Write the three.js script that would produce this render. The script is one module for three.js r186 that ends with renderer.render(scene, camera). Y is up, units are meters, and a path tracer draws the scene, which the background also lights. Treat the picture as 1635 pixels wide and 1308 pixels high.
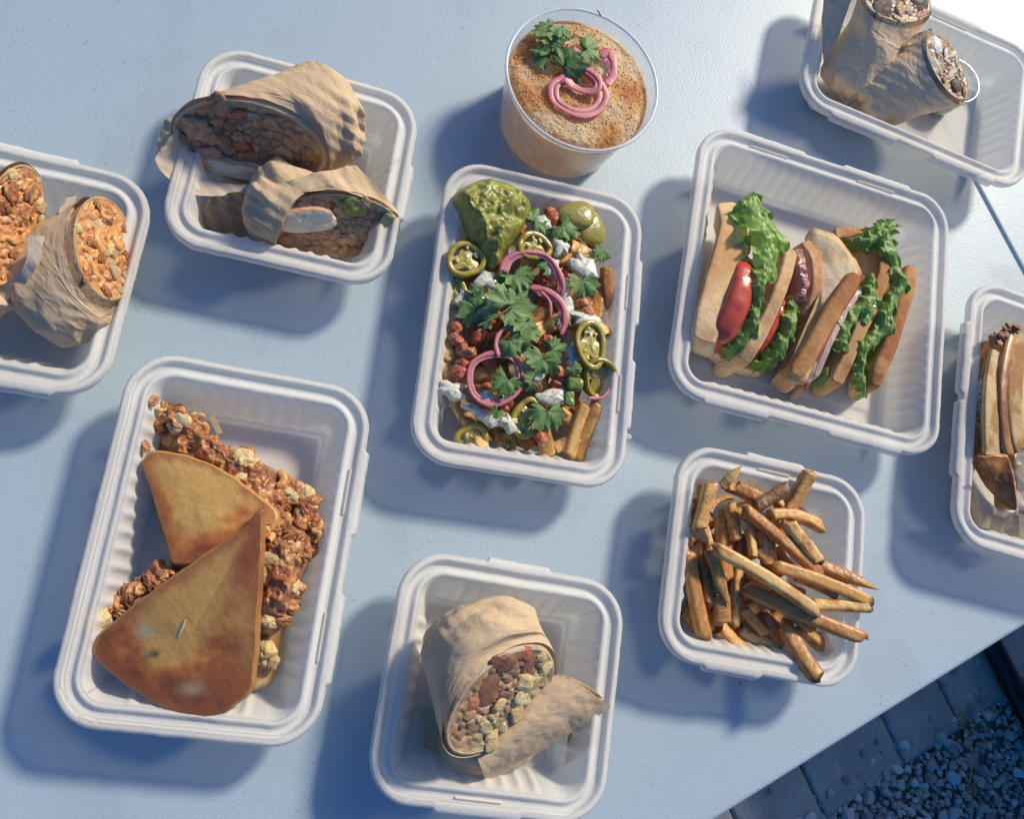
import * as THREE from 'three';
import { mergeGeometries } from 'three/addons/utils/BufferGeometryUtils.js';

// ---------------------------------------------------------------- camera, sky, sun, exposure
const scene = new THREE.Scene();
const TABLE = 0.74, EYE = 0.627;                 // table height, camera height above the table top
const F = 1433.8, NX = 433.8, NY = 1010.3;       // focal length and plumb point, in pixels of a 1635 x 1308 frame
const dn = new THREE.Vector3(NX - 817.5, NY - 654, F).normalize();
const e1 = new THREE.Vector3(1, 0, 0).addScaledVector(dn, -dn.x).normalize();
const e2 = new THREE.Vector3().crossVectors(dn, e1);
const toWorld = (c) => new THREE.Vector3(c.dot(e1), -c.dot(dn), c.dot(e2));
const camera = new THREE.PerspectiveCamera(2 * Math.atan(654 / F) * 180 / Math.PI, 1.25, 0.05, 60);
camera.position.set(0, TABLE + EYE, 0);
const camX = toWorld(new THREE.Vector3(1, 0, 0)), camY = toWorld(new THREE.Vector3(0, -1, 0)), camZ = toWorld(new THREE.Vector3(0, 0, -1));
camera.quaternion.setFromRotationMatrix(new THREE.Matrix4().makeBasis(camX, camY, camZ));
scene.add(camera);

const SUN_EL = 39.5 * Math.PI / 180, SUN_AZ = -41.8 * Math.PI / 180;
const sunDir = new THREE.Vector3(Math.cos(SUN_EL) * Math.cos(SUN_AZ), Math.sin(SUN_EL), Math.cos(SUN_EL) * Math.sin(SUN_AZ));
function skyTexture() {                          // clear deep-blue sky, paler towards the horizon, with the glow of air around the sun
  const W = 512, H = 256, data = new Float32Array(W * H * 4);
  for (let j = 0; j < H; j++) for (let i = 0; i < W; i++) {
    const up = ((j + .5) / H - .5) * Math.PI, ro = ((i + .5) / W - .5) * 2 * Math.PI;
    const d = [Math.cos(up) * Math.cos(ro), Math.sin(up), Math.cos(up) * Math.sin(ro)];
    const cs = d[0] * sunDir.x + d[1] * sunDir.y + d[2] * sunDir.z;
    const y = Math.max(d[1], 0), hz = Math.pow(1 - y, 3.2);
    const k0 = Math.max(0, cs * .5 + .5), glow = Math.pow(k0, 28) * 1.5 + Math.pow(k0, 8) * .09;
    let c = [.003 + .026 * hz, .095 + .110 * hz, .345 + .12 * hz];
    c = [c[0] + glow * 1.0, c[1] + glow * .93, c[2] + glow * .76];
    if (d[1] < 0) { const k = Math.min(1, -d[1] * 12), g = [.13, .15, .19]; c = c.map((v, q) => v * (1 - k) + g[q] * k); }
    const o = (j * W + i) * 4; data[o] = c[0]; data[o + 1] = c[1]; data[o + 2] = c[2]; data[o + 3] = 1;
  }
  const t = new THREE.DataTexture(data, W, H, THREE.RGBAFormat, THREE.FloatType);
  t.mapping = THREE.EquirectangularReflectionMapping; t.magFilter = t.minFilter = THREE.LinearFilter; t.needsUpdate = true;
  return t;
}
scene.background = skyTexture(); scene.environment = scene.background;
const sun = new THREE.DirectionalLight(new THREE.Color().setRGB(1, .90, .73), 3.7);
sun.position.copy(sunDir).multiplyScalar(6).add(new THREE.Vector3(.2, TABLE, -.2)); sun.target.position.set(.2, TABLE, -.2);
sun.castShadow = true; sun.shadow.mapSize.set(4096, 4096); sun.shadow.radius = 15;
Object.assign(sun.shadow.camera, { left: -1.6, right: 1.6, top: 1.6, bottom: -1.6, near: .5, far: 14 });
scene.add(sun, sun.target);
const renderer = new THREE.WebGLRenderer({ antialias: true });
renderer.toneMapping = THREE.LinearToneMapping; renderer.toneMappingExposure = 1.05;
renderer.shadowMap.enabled = true;

// ---------------------------------------------------------------- helpers
let seed = 12345;
const rnd = () => { seed = (seed * 1664525 + 1013904223) >>> 0; return seed / 4294967296; };
const rr = (a, b) => a + (b - a) * rnd();
const reseed = (s) => { seed = (s * 2654435761) >>> 0; rnd(); rnd(); };
const pick = (a) => a[Math.floor(rnd() * a.length)];
const V3 = (x, y, z) => new THREE.Vector3(x, y, z);
const lerp = (a, b, t) => a + (b - a) * t, clamp = (x, a = 0, b = 1) => Math.min(b, Math.max(a, x));
const sst = (a, b, x) => { const t = clamp((x - a) / (b - a)); return t * t * (3 - 2 * t); };
const mix = (a, b, t) => [lerp(a[0], b[0], t), lerp(a[1], b[1], t), lerp(a[2], b[2], t)];
const perm = new Uint8Array(512); { reseed(77); const p = [...Array(256).keys()]; for (let i = 255; i > 0; i--) { const j = Math.floor(rnd() * (i + 1)); [p[i], p[j]] = [p[j], p[i]]; } for (let i = 0; i < 512; i++) perm[i] = p[i & 255]; }
const hsh = (x, y, z) => perm[perm[perm[x & 255] + (y & 255)] + (z & 255)] / 255;
function vn(x, y, z = 0) {                       // value noise 0..1
  const X = Math.floor(x), Y = Math.floor(y), Z = Math.floor(z); let a = x - X, b = y - Y, c = z - Z;
  a = a * a * (3 - 2 * a); b = b * b * (3 - 2 * b); c = c * c * (3 - 2 * c);
  return lerp(lerp(lerp(hsh(X, Y, Z), hsh(X + 1, Y, Z), a), lerp(hsh(X, Y + 1, Z), hsh(X + 1, Y + 1, Z), a), b), lerp(lerp(hsh(X, Y, Z + 1), hsh(X + 1, Y, Z + 1), a), lerp(hsh(X, Y + 1, Z + 1), hsh(X + 1, Y + 1, Z + 1), a), b), c);
}
function fbm(x, y, z = 0, o = 4) { let s = 0, a = .5, n = 0; for (let i = 0; i < o; i++) { s += a * vn(x, y, z); n += a; a *= .5; x = x * 2.03 + 7.1; y = y * 2.03 + 3.3; z = z * 2.03 + 1.7; } return s / n; }
function ridge(x, y, z = 0, o = 3) { let s = 0, a = .5, n = 0; for (let i = 0; i < o; i++) { s += a * (1 - Math.abs(2 * vn(x, y, z) - 1)); n += a; a *= .5; x = x * 2.1 + 5.2; y = y * 2.1 + 1.3; z = z * 2.1 + 9.7; } return s / n; }

// the point at height h over the table that lies behind a pixel of the photograph
function at(px, py, h = 0) {
  const c = new THREE.Vector3(px - 817.5, py - 654, F), w = toWorld(c); w.multiplyScalar((EYE - h) / -w.y);
  return V3(w.x, TABLE + h, w.z);
}
const zoomed = (ox, oy, s) => (x, y, h = 0) => at(ox + x * s, oy + y * s, h);
const used = {};
const numbered = (n) => { const k = used[n] = (used[n] ?? -1) + 1; return k ? n + '_' + String(k).padStart(3, '0') : n; };
function tag(o, label, category, group) { o.userData.label = label; if (category) o.userData.category = category; if (group) o.userData.group = group; return o; }
function thing(name, label, category, pos, turn = 0, group) {
  const o = new THREE.Group(); o.name = numbered(name); if (pos) o.position.copy(pos); o.rotation.y = turn; scene.add(o); return tag(o, label, category, group);
}
function part(parent, name, geo, mat) {
  const m = new THREE.Mesh(geo, mat); m.name = numbered(name); m.castShadow = m.receiveShadow = true; parent.add(m); return m;
}
function solo(name, geo, mat, label, category, group, pos) { const m = part(scene, name, geo, mat); if (pos) m.position.copy(pos); return tag(m, label, category, group); }
// a surface from f(i / nu, j / nv) -> [x, y, z]; col(u, v, p) -> [r, g, b]; uvf(u, v) -> metres
function surf(nu, nv, f, { close = false, col, uvf = (u, v) => [u * .1, v * .1], flip = false } = {}) {
  const P = [], U = [], C = [], I = [], w = nu + 1;
  for (let j = 0; j <= nv; j++) for (let i = 0; i <= nu; i++) {
    const u = i / nu, v = j / nv, p = f(close && i === nu ? 0 : u, v); P.push(p[0], p[1], p[2]); U.push(...uvf(u, v)); if (col) C.push(...col(close && i === nu ? 0 : u, v, p));
  }
  for (let j = 0; j < nv; j++) for (let i = 0; i < nu; i++) { const a = j * w + i, b = a + 1, c = a + w, d = c + 1; flip ? I.push(a, b, c, b, d, c) : I.push(a, c, b, b, c, d); }
  const g = new THREE.BufferGeometry(); g.setAttribute('position', new THREE.Float32BufferAttribute(P, 3)); g.setAttribute('uv', new THREE.Float32BufferAttribute(U, 2));
  if (col) g.setAttribute('color', new THREE.Float32BufferAttribute(C, 3));
  g.setIndex(I); g.computeVertexNormals();
  if (close) { const n = g.attributes.normal; for (let j = 0; j <= nv; j++) { const a = j * w, b = a + nu, s = V3(n.getX(a) + n.getX(b), n.getY(a) + n.getY(b), n.getZ(a) + n.getZ(b)).normalize(); n.setXYZ(a, s.x, s.y, s.z); n.setXYZ(b, s.x, s.y, s.z); } }
  return g;
}
function paint(g, f) { const p = g.attributes.position, n = g.attributes.normal, C = new Float32Array(p.count * 3); for (let i = 0; i < p.count; i++) C.set(f(p.getX(i), p.getY(i), p.getZ(i), n ? n.getY(i) : 1), i * 3); g.setAttribute('color', new THREE.BufferAttribute(C, 3)); return g; }
const noUv = (g) => { g.deleteAttribute('uv'); return g; };
function boxUv(g, s = 1) { const p = g.attributes.position, n = g.attributes.normal, U = new Float32Array(p.count * 2); for (let i = 0; i < p.count; i++) { const ax = Math.abs(n.getX(i)), ay = Math.abs(n.getY(i)), az = Math.abs(n.getZ(i)); const x = p.getX(i), y = p.getY(i), z = p.getZ(i); U.set(ay >= ax && ay >= az ? [x * s, z * s] : ax >= az ? [z * s, y * s] : [x * s, y * s], i * 2); } g.setAttribute('uv', new THREE.BufferAttribute(U, 2)); return g; }
function merged(list) { return mergeGeometries(list.map((g) => { const h = g.index ? g.toNonIndexed() : g; for (const k of Object.keys(h.attributes)) if (!['position', 'normal', 'uv', 'color'].includes(k)) h.deleteAttribute(k); return h; })); }
// textures
function tex(n, f, { srgb = false, size = .1, ch = 1 } = {}) {
  const d = new Uint8Array(n * n * 4);
  for (let j = 0; j < n; j++) for (let i = 0; i < n; i++) { const r = f(i / n, j / n), o = (j * n + i) * 4; if (ch === 1) d[o] = d[o + 1] = d[o + 2] = clamp(r) * 255; else { d[o] = clamp(r[0]) * 255; d[o + 1] = clamp(r[1]) * 255; d[o + 2] = clamp(r[2]) * 255; } d[o + 3] = 255; }
  const t = new THREE.DataTexture(d, n, n); t.wrapS = t.wrapT = THREE.RepeatWrapping; t.magFilter = THREE.LinearFilter; t.minFilter = THREE.LinearMipmapLinearFilter; t.generateMipmaps = true; if (srgb) t.colorSpace = THREE.SRGBColorSpace; t.repeat.set(1 / size, 1 / size); t.needsUpdate = true; return t;
}
// noise that tiles: n cells per side
function tile(u, v, n, o = 4, z = 0) { let s = 0, a = .5, t = 0; for (let k = 0; k < o; k++) { const x = u * n, y = v * n, X = Math.floor(x), Y = Math.floor(y); let p = x - X, q = y - Y; p = p * p * (3 - 2 * p); q = q * q * (3 - 2 * q); const h = (i, j) => hsh(((i % n) + n) % n, ((j % n) + n) % n, z + k * 17); s += a * lerp(lerp(h(X, Y), h(X + 1, Y), p), lerp(h(X, Y + 1), h(X + 1, Y + 1), p), q); t += a; a *= .55; n *= 2; } return s / t; }
const lin = (hex) => { const c = new THREE.Color(hex); return [c.r, c.g, c.b]; };
const texGrain = tex(512, (u, v) => tile(u, v, 64, 3), { size: .05 });          // fine grain
const texPulp = tex(1024, (u, v) => .6 * tile(u, v, 40, 4) + .4 * tile(u, v, 200, 2, 9), { size: .08 });
const texFood = tex(512, (u, v) => tile(u, v, 12, 5), { size: .03 });
const texCrumb = tex(512, (u, v) => { const a = tile(u, v, 24, 3), b = tile(u, v, 60, 2, 5); return clamp(.75 - Math.pow(clamp((a - .48) * 4), 1) * .5 - clamp((b - .6) * 3) * .3); }, { size: .045 });
const texFibre = tex(1024, (u, v) => { const c = Math.abs(2 * tile(u, v, 7, 2, 21) - 1), e = Math.abs(2 * tile(u, v, 16, 2, 31) - 1); return .25 + .45 * Math.min(c * 2.2, 1) + .22 * Math.min(e * 2, 1) + .10 * (tile(u, v, 160, 2, 3) - .5); }, { size: .10 });
const phys = (o) => new THREE.MeshPhysicalMaterial({ side: THREE.DoubleSide, ...o });
const rgb = (r, g, b) => new THREE.Color().setRGB(r, g, b);
// ---------------------------------------------------------------- the table
const edgeA = at(1145, 1308, 0), edgeB = at(1635, 1000, 0);
const tu = edgeB.clone().sub(edgeA).normalize(), tv = V3(tu.z, 0, -tu.x);      // along the edge; into the table
if (tv.dot(edgeA.clone().multiplyScalar(-1).setY(0)) < 0) tv.negate();
const seamA = at(1548, 268, 0), seamB = at(1635, 440, 0);
const local = (p) => [p.clone().sub(edgeA).dot(tu), p.clone().sub(edgeA).dot(tv)];
const seamU = (local(seamA)[0] + local(seamB)[0]) / 2;
0 && console.log('seam', local(seamA), local(seamB), 'corners', local(at(0, 0)), local(at(0, 1308)), local(at(1635, 0)));
const tableMap = (() => {                         // faint blotches, dark specks, scuffs and the grime beside the seam
  const n = 2048, W = 1.1, d = new Uint8Array(n * n * 4), k = new Float32Array(n * n);
  for (let j = 0; j < n; j++) for (let i = 0; i < n; i++) {
    const u = i / n, v = j / n, x = u > .5 ? (u - 1) * W : u * W, s = tile(u, v, 512, 1, 4), low = tile(u, v, 10, 4), sp = s > .90 ? .28 * clamp((s - .90) * 14) * sst(.42, .6, tile(u, v, 23, 2, 11)) : 0;
    const grime = Math.exp(-(((x + .035) / .045) ** 2)) * Math.exp(-(((v * W - .32) / .09) ** 2)) * sst(.45, .75, tile(u, v, 34, 4, 60)) * .30;
    k[j * n + i] = .97 + .06 * (low - .5) - .05 * sst(.60, .75, tile(u, v, 22, 4, 40)) - sp - grime;
  }
  reseed(31); for (let q = 0; q < 90; q++) { let x = rnd() * n, y = rnd() * n, a = rr(0, 6.28); const L = rr(20, 160), c = rr(-.03, .06); for (let t = 0; t < L; t++) { a += rr(-.03, .03); x += Math.cos(a); y += Math.sin(a); k[((Math.round(y) % n + n) % n) * n + (Math.round(x) % n + n) % n] -= c; } }
  for (let q = 0; q < n * n; q++) { d[q * 4] = d[q * 4 + 1] = d[q * 4 + 2] = clamp(k[q]) * 255; d[q * 4 + 3] = 255; }
  const t = new THREE.DataTexture(d, n, n); t.wrapS = t.wrapT = THREE.RepeatWrapping; t.magFilter = THREE.LinearFilter; t.repeat.set(1 / W, 1 / W); t.needsUpdate = true; return t;
})();
const tableBump = tex(1024, (u, v) => .75 * tile(u, v, 128, 2, 2) + .25 * tile(u, v, 256, 1, 7), { size: .13 });
const tableMat = phys({ color: rgb(.385, .485, .555), map: tableMap, roughness: .46, ior: 1.62, bumpMap: tableBump, bumpScale: .00014, specularIntensity: 1 });
const steel = phys({ color: rgb(.012, .012, .014), roughness: .4, metalness: .2 });
function slab(u0, u1, v0, v1, r) {
  const s = new THREE.Shape(), b = .0036; u0 += b; u1 -= b; v0 += b; v1 -= b;
  const q = (x, y, a) => s.absarc(x, y, r, a, a + Math.PI / 2);
  q(u1 - r, v0 + r, -Math.PI / 2); q(u1 - r, v1 - r, 0); q(u0 + r, v1 - r, Math.PI / 2); q(u0 + r, v0 + r, Math.PI);
  const g = new THREE.ExtrudeGeometry(s, { depth: .036, bevelEnabled: true, bevelSize: b, bevelThickness: b, bevelSegments: 5, curveSegments: 12 });
  return g;
}
const tube = (pts, r, seg = 24) => new THREE.TubeGeometry(new THREE.CatmullRomCurve3(pts, false, 'catmullrom', .08), pts.length * 10, r, seg > 12 ? 12 : seg);
function foldingTable(u0, v0, label, halves) {      // group at the floor; local x along the edge, z towards the far side
  const o = thing('folding_table', label, 'table', edgeA.clone().setY(0).addScaledVector(tu, u0).addScaledVector(tv, v0), Math.atan2(-tu.z, tu.x));
  const flip = tv.dot(V3(0, 0, 1).applyAxisAngle(V3(0, 1, 0), o.rotation.y)) > 0 ? 1 : -1;
  for (const [a, b] of halves) {
    const g = slab(a, b, 0, .76, .012); g.rotateX(Math.PI / 2); if (flip < 0) g.scale(1, 1, -1), g.index ?? 0;
    if (flip < 0) { const p = g.attributes.position, n = g.attributes.normal; const P = p.array, N = n.array; for (let i = 0; i < p.count; i += 3) for (let k = 0; k < 3; k++) { let t = P[i * 3 + 3 + k]; P[i * 3 + 3 + k] = P[i * 3 + 6 + k]; P[i * 3 + 6 + k] = t; t = N[i * 3 + 3 + k]; N[i * 3 + 3 + k] = N[i * 3 + 6 + k]; N[i * 3 + 6 + k] = t; const Q = g.attributes.uv.array; if (k < 2) { t = Q[i * 2 + 2 + k]; Q[i * 2 + 2 + k] = Q[i * 2 + 4 + k]; Q[i * 2 + 4 + k] = t; } } }
    g.translate(0, TABLE - .0036, 0); part(o, 'tabletop_panel', g, tableMat);
  }
  const lo = halves[0][0] + .22, hi = halves[halves.length - 1][1] - .22;
  for (const x of [lo, hi]) part(o, 'leg', tube([V3(x, TABLE - .05, flip * .1), V3(x, .03, flip * .1), V3(x, .016, flip * .12), V3(x, .016, flip * .64), V3(x, .03, flip * .66), V3(x, TABLE - .05, flip * .66)], .0155), steel);
  part(o, 'crossbar', tube([V3(lo, TABLE - .07, flip * .38), V3(hi, TABLE - .07, flip * .38)], .012), steel);
  return o;
}
foldingTable(seamU, 0, 'white plastic folding table carrying all the takeout trays', [[-.98, -.0004], [.0004, .92]]);

// ---------------------------------------------------------------- the ground
const groundMat = phys({ color: rgb(.23, .215, .19), roughness: 1, bumpMap: texFood, bumpScale: .004 });
const ground = part(scene, 'ground', new THREE.PlaneGeometry(120, 120).rotateX(-Math.PI / 2), groundMat); ground.position.y = -.016; ground.userData.kind = 'structure';

// ---------------------------------------------------------------- takeout trays of moulded pulp
const pulpMat = phys({ color: rgb(.93, .885, .815), roughness: .7, transmission: .44, thickness: 0, bumpMap: texPulp, bumpScale: .00035, specularIntensity: .5 });
const S6 = .155, S9 = .229, B9 = .2332, RIM = .040;
function trayRing(hw, hl, r, d, M, N) {            // stations round the tray: [x, z, nx, nz, side, s]
  const q = Math.max(r - d, .005), cx = hw - d - q, cz = hl - d - q, out = [];
  const sides = [[1, 0], [0, 1], [-1, 0], [0, -1]];
  for (let k = 0; k < 4; k++) {
    const [nx, nz] = sides[k], len = k % 2 ? cx : cz, n = k % 2 ? N : M, tx = -nz, tz = nx;
    for (let i = 0; i < n; i++) { const s = (i / n * 2 - 1) * len; out.push([nx * (hw - d) + tx * s, nz * (hl - d) + tz * s, nx, nz, k, s]); }
    for (let i = 0; i < 14; i++) { const a = k * Math.PI / 2 + i / 14 * Math.PI / 2, c = Math.cos(a), s = Math.sin(a); const ccx = (k === 0 || k === 3 ? 1 : -1) * cx, ccz = (k === 0 || k === 1 ? 1 : -1) * cz; out.push([ccx + q * c, ccz + q * s, c, s, -1, 0]); }
  }
  return out;
}
const PROFILE = [[.0002, .0335, 0], [0, .0375, 0], [.0005, .0392, 0], [.0016, .0400, 0], [.0036, .0402, 0], [.0048, .0396, 0], [.0056, .0380, 0], [.0066, .0366, 0], [.0090, .0362, 0], [.0104, .0368, 0], [.0114, .0382, 0], [.0126, .0388, 0], [.0140, .0384, 0], [.0152, .0370, .15], [.0166, .0340, .6], [.0180, .0300, 1], [.0196, .0250, 1], [.0212, .0200, 1], [.0228, .0150, 1], [.0244, .0100, .9], [.0256, .0065, .6], [.0268, .0042, .25], [.0285, .0026, 0], [.0310, .0020, 0], [.0370, .0018, 0], [.0390, .0020, 0], [.0405, .0030, 0], [.0425, .0034, 0], [.0480, .0034, 0]];
const trays = {};
function tray(key, label, x, z, turn, w, l, { tabs = [], ribs = 1, nubs = 0 } = {}) {
  const o = thing('takeout_tray', label, 'takeout tray', V3(x, TABLE, z), -turn), hw = w / 2, hl = l / 2, M = Math.round(l / .0011), N = Math.round(w / .0011), r = .030;
  const rings = PROFILE.map(([d, y, rib], q) => trayRing(hw, hl, r, d, M, N).map(([px, pz, nx, nz, k, s]) => {
    let off = 0, yy = y; 
    if (rib && k >= 0 && ribs) { const len = (k % 2 ? w : l) / 2 - .036, m = clamp((len - Math.abs(s)) / .006); off = -ribs * .0019 * rib * m * (.5 + .5 * Math.cos(s / .0108 * 2 * Math.PI)) ** 1.5; }
    if (q < 5) for (const [side, c, half] of tabs) if (side === k) off += .0034 * sst(half + .003, half, Math.abs(s - c)) * (1 - q / 5);
    const n = fbm(px * 60 + 9 * hw, pz * 60, y * 60, 3) - .5; yy += n * .0007 + (q > 22 ? 0 : .0012 * (fbm(px * 12 + 5, pz * 12 + x * 30, 3, 2) - .5)); off += n * .0006 + (q < 3 ? .0007 * (fbm(px * 260, pz * 260, 7 + x * 9, 2) - .5) : 0);
    return [px + nx * off, yy, pz + nz * off];
  }));
  const last = rings[rings.length - 1]; for (const t of [.6, .25, 0]) rings.push(last.map((p) => [p[0] * t, .0034, p[2] * t]));
  const n = rings[0].length, g = surf(n, rings.length - 1, (u, v) => rings[Math.round(v * (rings.length - 1))][Math.round(u * n) % n], { close: true });
  boxUv(g); part(o, 'tray_body', g, pulpMat);
  for (const [side, c, half, slot] of tabs) if (slot !== 0) {                    // the raised lock slots behind the tabs
    const [nx, nz] = [[1, 0], [0, 1], [-1, 0], [0, -1]][side], cg = new THREE.CapsuleGeometry(.0014, half * 1.1, 4, 10); cg.scale(1, 1, .7); cg.rotateZ(Math.PI / 2); if (side % 2 === 0) cg.rotateY(Math.PI / 2);
    boxUv(cg); const d = .0078; cg.translate(nx * ((side % 2 ? 0 : hw) - d) + (side % 2 ? -nz * c : 0), .0366, nz * (hl - d) * (side % 2) + (side % 2 ? 0 : nx * c)); part(o, 'lock_slot', cg, pulpMat);
  }
  reseed(key.charCodeAt(0) * 7 + 3);
  for (let i = 0; i < nubs; i++) { const g2 = new THREE.IcosahedronGeometry(.0011, 1); const P = g2.attributes.position; for (let q = 0; q < P.count; q++) { const k = 1 + 1.2 * (vn(P.getX(q) * 2500 + i, P.getY(q) * 2500, P.getZ(q) * 2500) - .5); P.setXYZ(q, P.getX(q) * k * .8, P.getY(q) * k * .5, P.getZ(q) * k * rr(1.2, 2.6)); } g2.computeVertexNormals(); g2.translate(-hw + rr(-.0008, .0003), .036, rr(-hl + .03, hl - .03)); part(o, 'torn_hinge', g2, pulpMat); }
  trays[key] = o; return o;
}
const K = .587;
tray('A', 'large oblong pulp tray holding the toasted pulled pork sandwich', -.056 * K, -.0907 * K, .1236, S6, S9, { tabs: [[0, -.045, .026], [0, .048, .026]], nubs: 9 });
tray('C', 'oblong pulp tray loaded with fries, guacamole and jalapenos', .2878 * K, -.3712 * K, .108, S6, S9, { tabs: [[0, -.038, .024], [0, .042, .024]], nubs: 5 });
tray('B', 'large square pulp tray holding the lettuce and tomato sandwich', .6906 * K, -.4532 * K, .1833, B9, B9, { tabs: [[3, -.055, .03], [3, .045, .03], [1, .06, .025, 0], [1, -.05, .03, 0]] });
tray('F', 'small square pulp tray heaped with plain french fries', .5841 * K, -.0802 * K, .1655, S6, S6, { tabs: [[3, 0, .022], [1, .02, .02, 0]] });
tray('D', 'small square pulp tray with the bean burrito nearest the gravel side', .2497 * K, .0572 * K, .147, S6, S6, { tabs: [[1, .005, .026], [3, 0, .02, 0]] });
tray('E', 'small square pulp tray with the burrito halves showing white chicken', -.0049 * K, -.5413 * K, .141, S6, S6, { tabs: [[0, 0, .02, 0]] });
tray('L', 'pulp tray cut off by the frame with two macaroni burrito halves', -.178, -.226, .13, S6, S6, { tabs: [[1, -.02, .045, 0], [3, -.02, .045, 0]] });
tray('G', 'oblong pulp tray with a clear sauce cup and two beef burrito halves', .5306, -.4805, .26, S9, S6, { tabs: [[3, .02, .03], [1, -.05, .03, 0], [1, .05, .03, 0]] });
tray('R', 'pulp tray at the table edge holding a paper wrapped grilled sandwich', .6034, -.1636, .2213, S6, S9, { tabs: [[2, -.03, .03, 0], [2, .04, .03, 0]] });
// ---------------------------------------------------------------- paving, gravel, weed and what stands beside the table
camera.updateMatrixWorld(true); camera.updateProjectionMatrix();
const onGround = (u, v, y = 0) => edgeA.clone().setY(y).addScaledVector(tu, u).addScaledVector(tv, v);
const inFrame = (p, m = 1.03) => { const q = p.clone().project(camera); return Math.abs(q.x) < m && Math.abs(q.y) < m; };
const yaw = Math.atan2(-tu.z, tu.x);
const paverMat = phys({ vertexColors: true, roughness: .95, bumpMap: texGrain, bumpScale: .0012 });
const paving = new THREE.Group(); paving.name = 'paving'; paving.userData.kind = 'structure'; scene.add(paving);
function paver(u0, u1, v0, v1, k) {
  const w = u1 - u0, d = v1 - v0, nu = 40, nv = 30, ph = k * 3.7;
  const g = surf(nu, nv, (a, b) => {                         // top and sloping worn sides in one skin
    const x = (a - .5) * 1.16, z = (b - .5) * 1.16, ex = Math.max(0, Math.abs(x) - .5), ez = Math.max(0, Math.abs(z) - .5), cx = clamp(x, -.5, .5) * w, cz = clamp(z, -.5, .5) * d;
    const edge = Math.min(.5 - Math.min(.5, Math.abs(x)), (.5 - Math.min(.5, Math.abs(z))) * d / w) * w, drop = (ex || ez) ? -.03 : -.0035 * Math.pow(1 - clamp(edge / .010), 2);
    const wob = .004 * (fbm(cx * 30 + ph, cz * 30, 1) - .5);
    return [cx + (Math.abs(x) > .42 ? wob : 0), drop + .0016 * (fbm(cx * 60 + ph, cz * 60) - .5), cz + (Math.abs(z) > .40 ? wob : 0)];
  }, { col: (a, b, p) => { const n = fbm(p[0] * 25 + ph, p[2] * 25, 4), m = vn(p[0] * 400, p[2] * 400, k); const t = .82 + .45 * (n - .5) + .18 * (m - .5); return [.60 * t, .555 * t, .50 * t]; }, uvf: (a, b) => [a * w + ph, b * d] });
  const m = part(paving, 'paver', g, paverMat); m.position.copy(onGround((u0 + u1) / 2, (v0 + v1) / 2)); m.rotation.y = yaw; m.position.y = .002 * (vn(k * 9.1, 2) - .5);
}
const joints = [-.02, .15, .298, .438, .612, .740, .858, .985, 1.12, 1.25];
for (let i = 0; i + 1 < joints.length; i++) { paver(joints[i] + .0012, joints[i + 1] - .0012, -.385 + .012 * (vn(i * 3.3, 1) - .5), -.19, i); paver(joints[i] + .05, joints[i + 1] + .042, -.183, .02, i + 20); }
reseed(5);
const stoneMats = [[.52, .49, .45], [.62, .59, .54], [.36, .34, .32], [.70, .67, .60], [.50, .45, .39]].map((c) => phys({ color: rgb(...c), roughness: .85, bumpMap: texFood, bumpScale: .0012 }));
const stoneGeos = [...Array(9).keys()].map((k) => {
  const g = new THREE.IcosahedronGeometry(1, 2), P = g.attributes.position, planes = [...Array(9)].map(() => [V3(rr(-1, 1), rr(-1, 1), rr(-1, 1)).normalize(), rr(.40, .74)]);
  for (let i = 0; i < P.count; i++) { const v = V3(P.getX(i), P.getY(i), P.getZ(i)); for (const [n, d] of planes) { const s = v.dot(n) - d; if (s > 0) v.addScaledVector(n, -s * .92); } v.multiplyScalar(1 + .12 * (vn(v.x * 2 + k * 5, v.y * 2, v.z * 2) - .5)); P.setXYZ(i, v.x * 1.1, v.y * .75, v.z * .9); }
  g.computeVertexNormals(); return boxUv(g, .012);
});
const gravel = new THREE.Group(); gravel.name = 'gravel'; gravel.userData.kind = 'structure'; scene.add(gravel);
const spots = [];
for (let i = 0; i < 40000 && spots.length < 3600; i++) {
  const u = rr(-.1, 1.3), v = rr(-.95, -.372 + .03 * vn(i, 1)), r = .0055 + .0085 * Math.pow(rnd(), 1.7);
  if (spots.some((s) => Math.hypot(s[0] - u, s[1] - v) < (s[2] + r) * .74)) continue; spots.push([u, v, r]);
}
const seen = spots.filter(([u, v]) => inFrame(onGround(u, v))).sort((a, b) => b[2] - a[2]), near = new Set(seen.slice(0, 285));
const rest = spots.filter((s) => !near.has(s));
for (const [u, v, r] of near) { const m = part(gravel, 'stone', pick(stoneGeos), pick(stoneMats)); m.position.copy(onGround(u, v, -.012 + r * rr(.3, .9))); m.rotation.set(rr(-.5, .5), rr(0, 6), rr(-.5, .5)); m.scale.setScalar(r * 1.08); }
for (const [x, y, r] of [[860, 770, .0085], [960, 880, .0095], [880, 930, .007], [770, 900, .008], [690, 970, .0075], [920, 720, .006], [400, 950, .006], [1300, 360, .009], [1405, 330, .0075], [1178, 605, .004], [1042, 730, .012], [940, 770, .004], [1240, 440, .006], [1235, 700, .012], [1430, 490, .011], [1380, 560, .012], [1290, 745, .01]]) { const m = part(gravel, 'stone', pick(stoneGeos), stoneMats[x === 1042 ? 3 : pick([0, 2, 2])]); m.position.copy(zoomed(1100, 950, .3272)(x, y, -TABLE + r * .45)); m.rotation.set(0, rr(0, 6), 0); m.scale.setScalar(r); }
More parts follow.
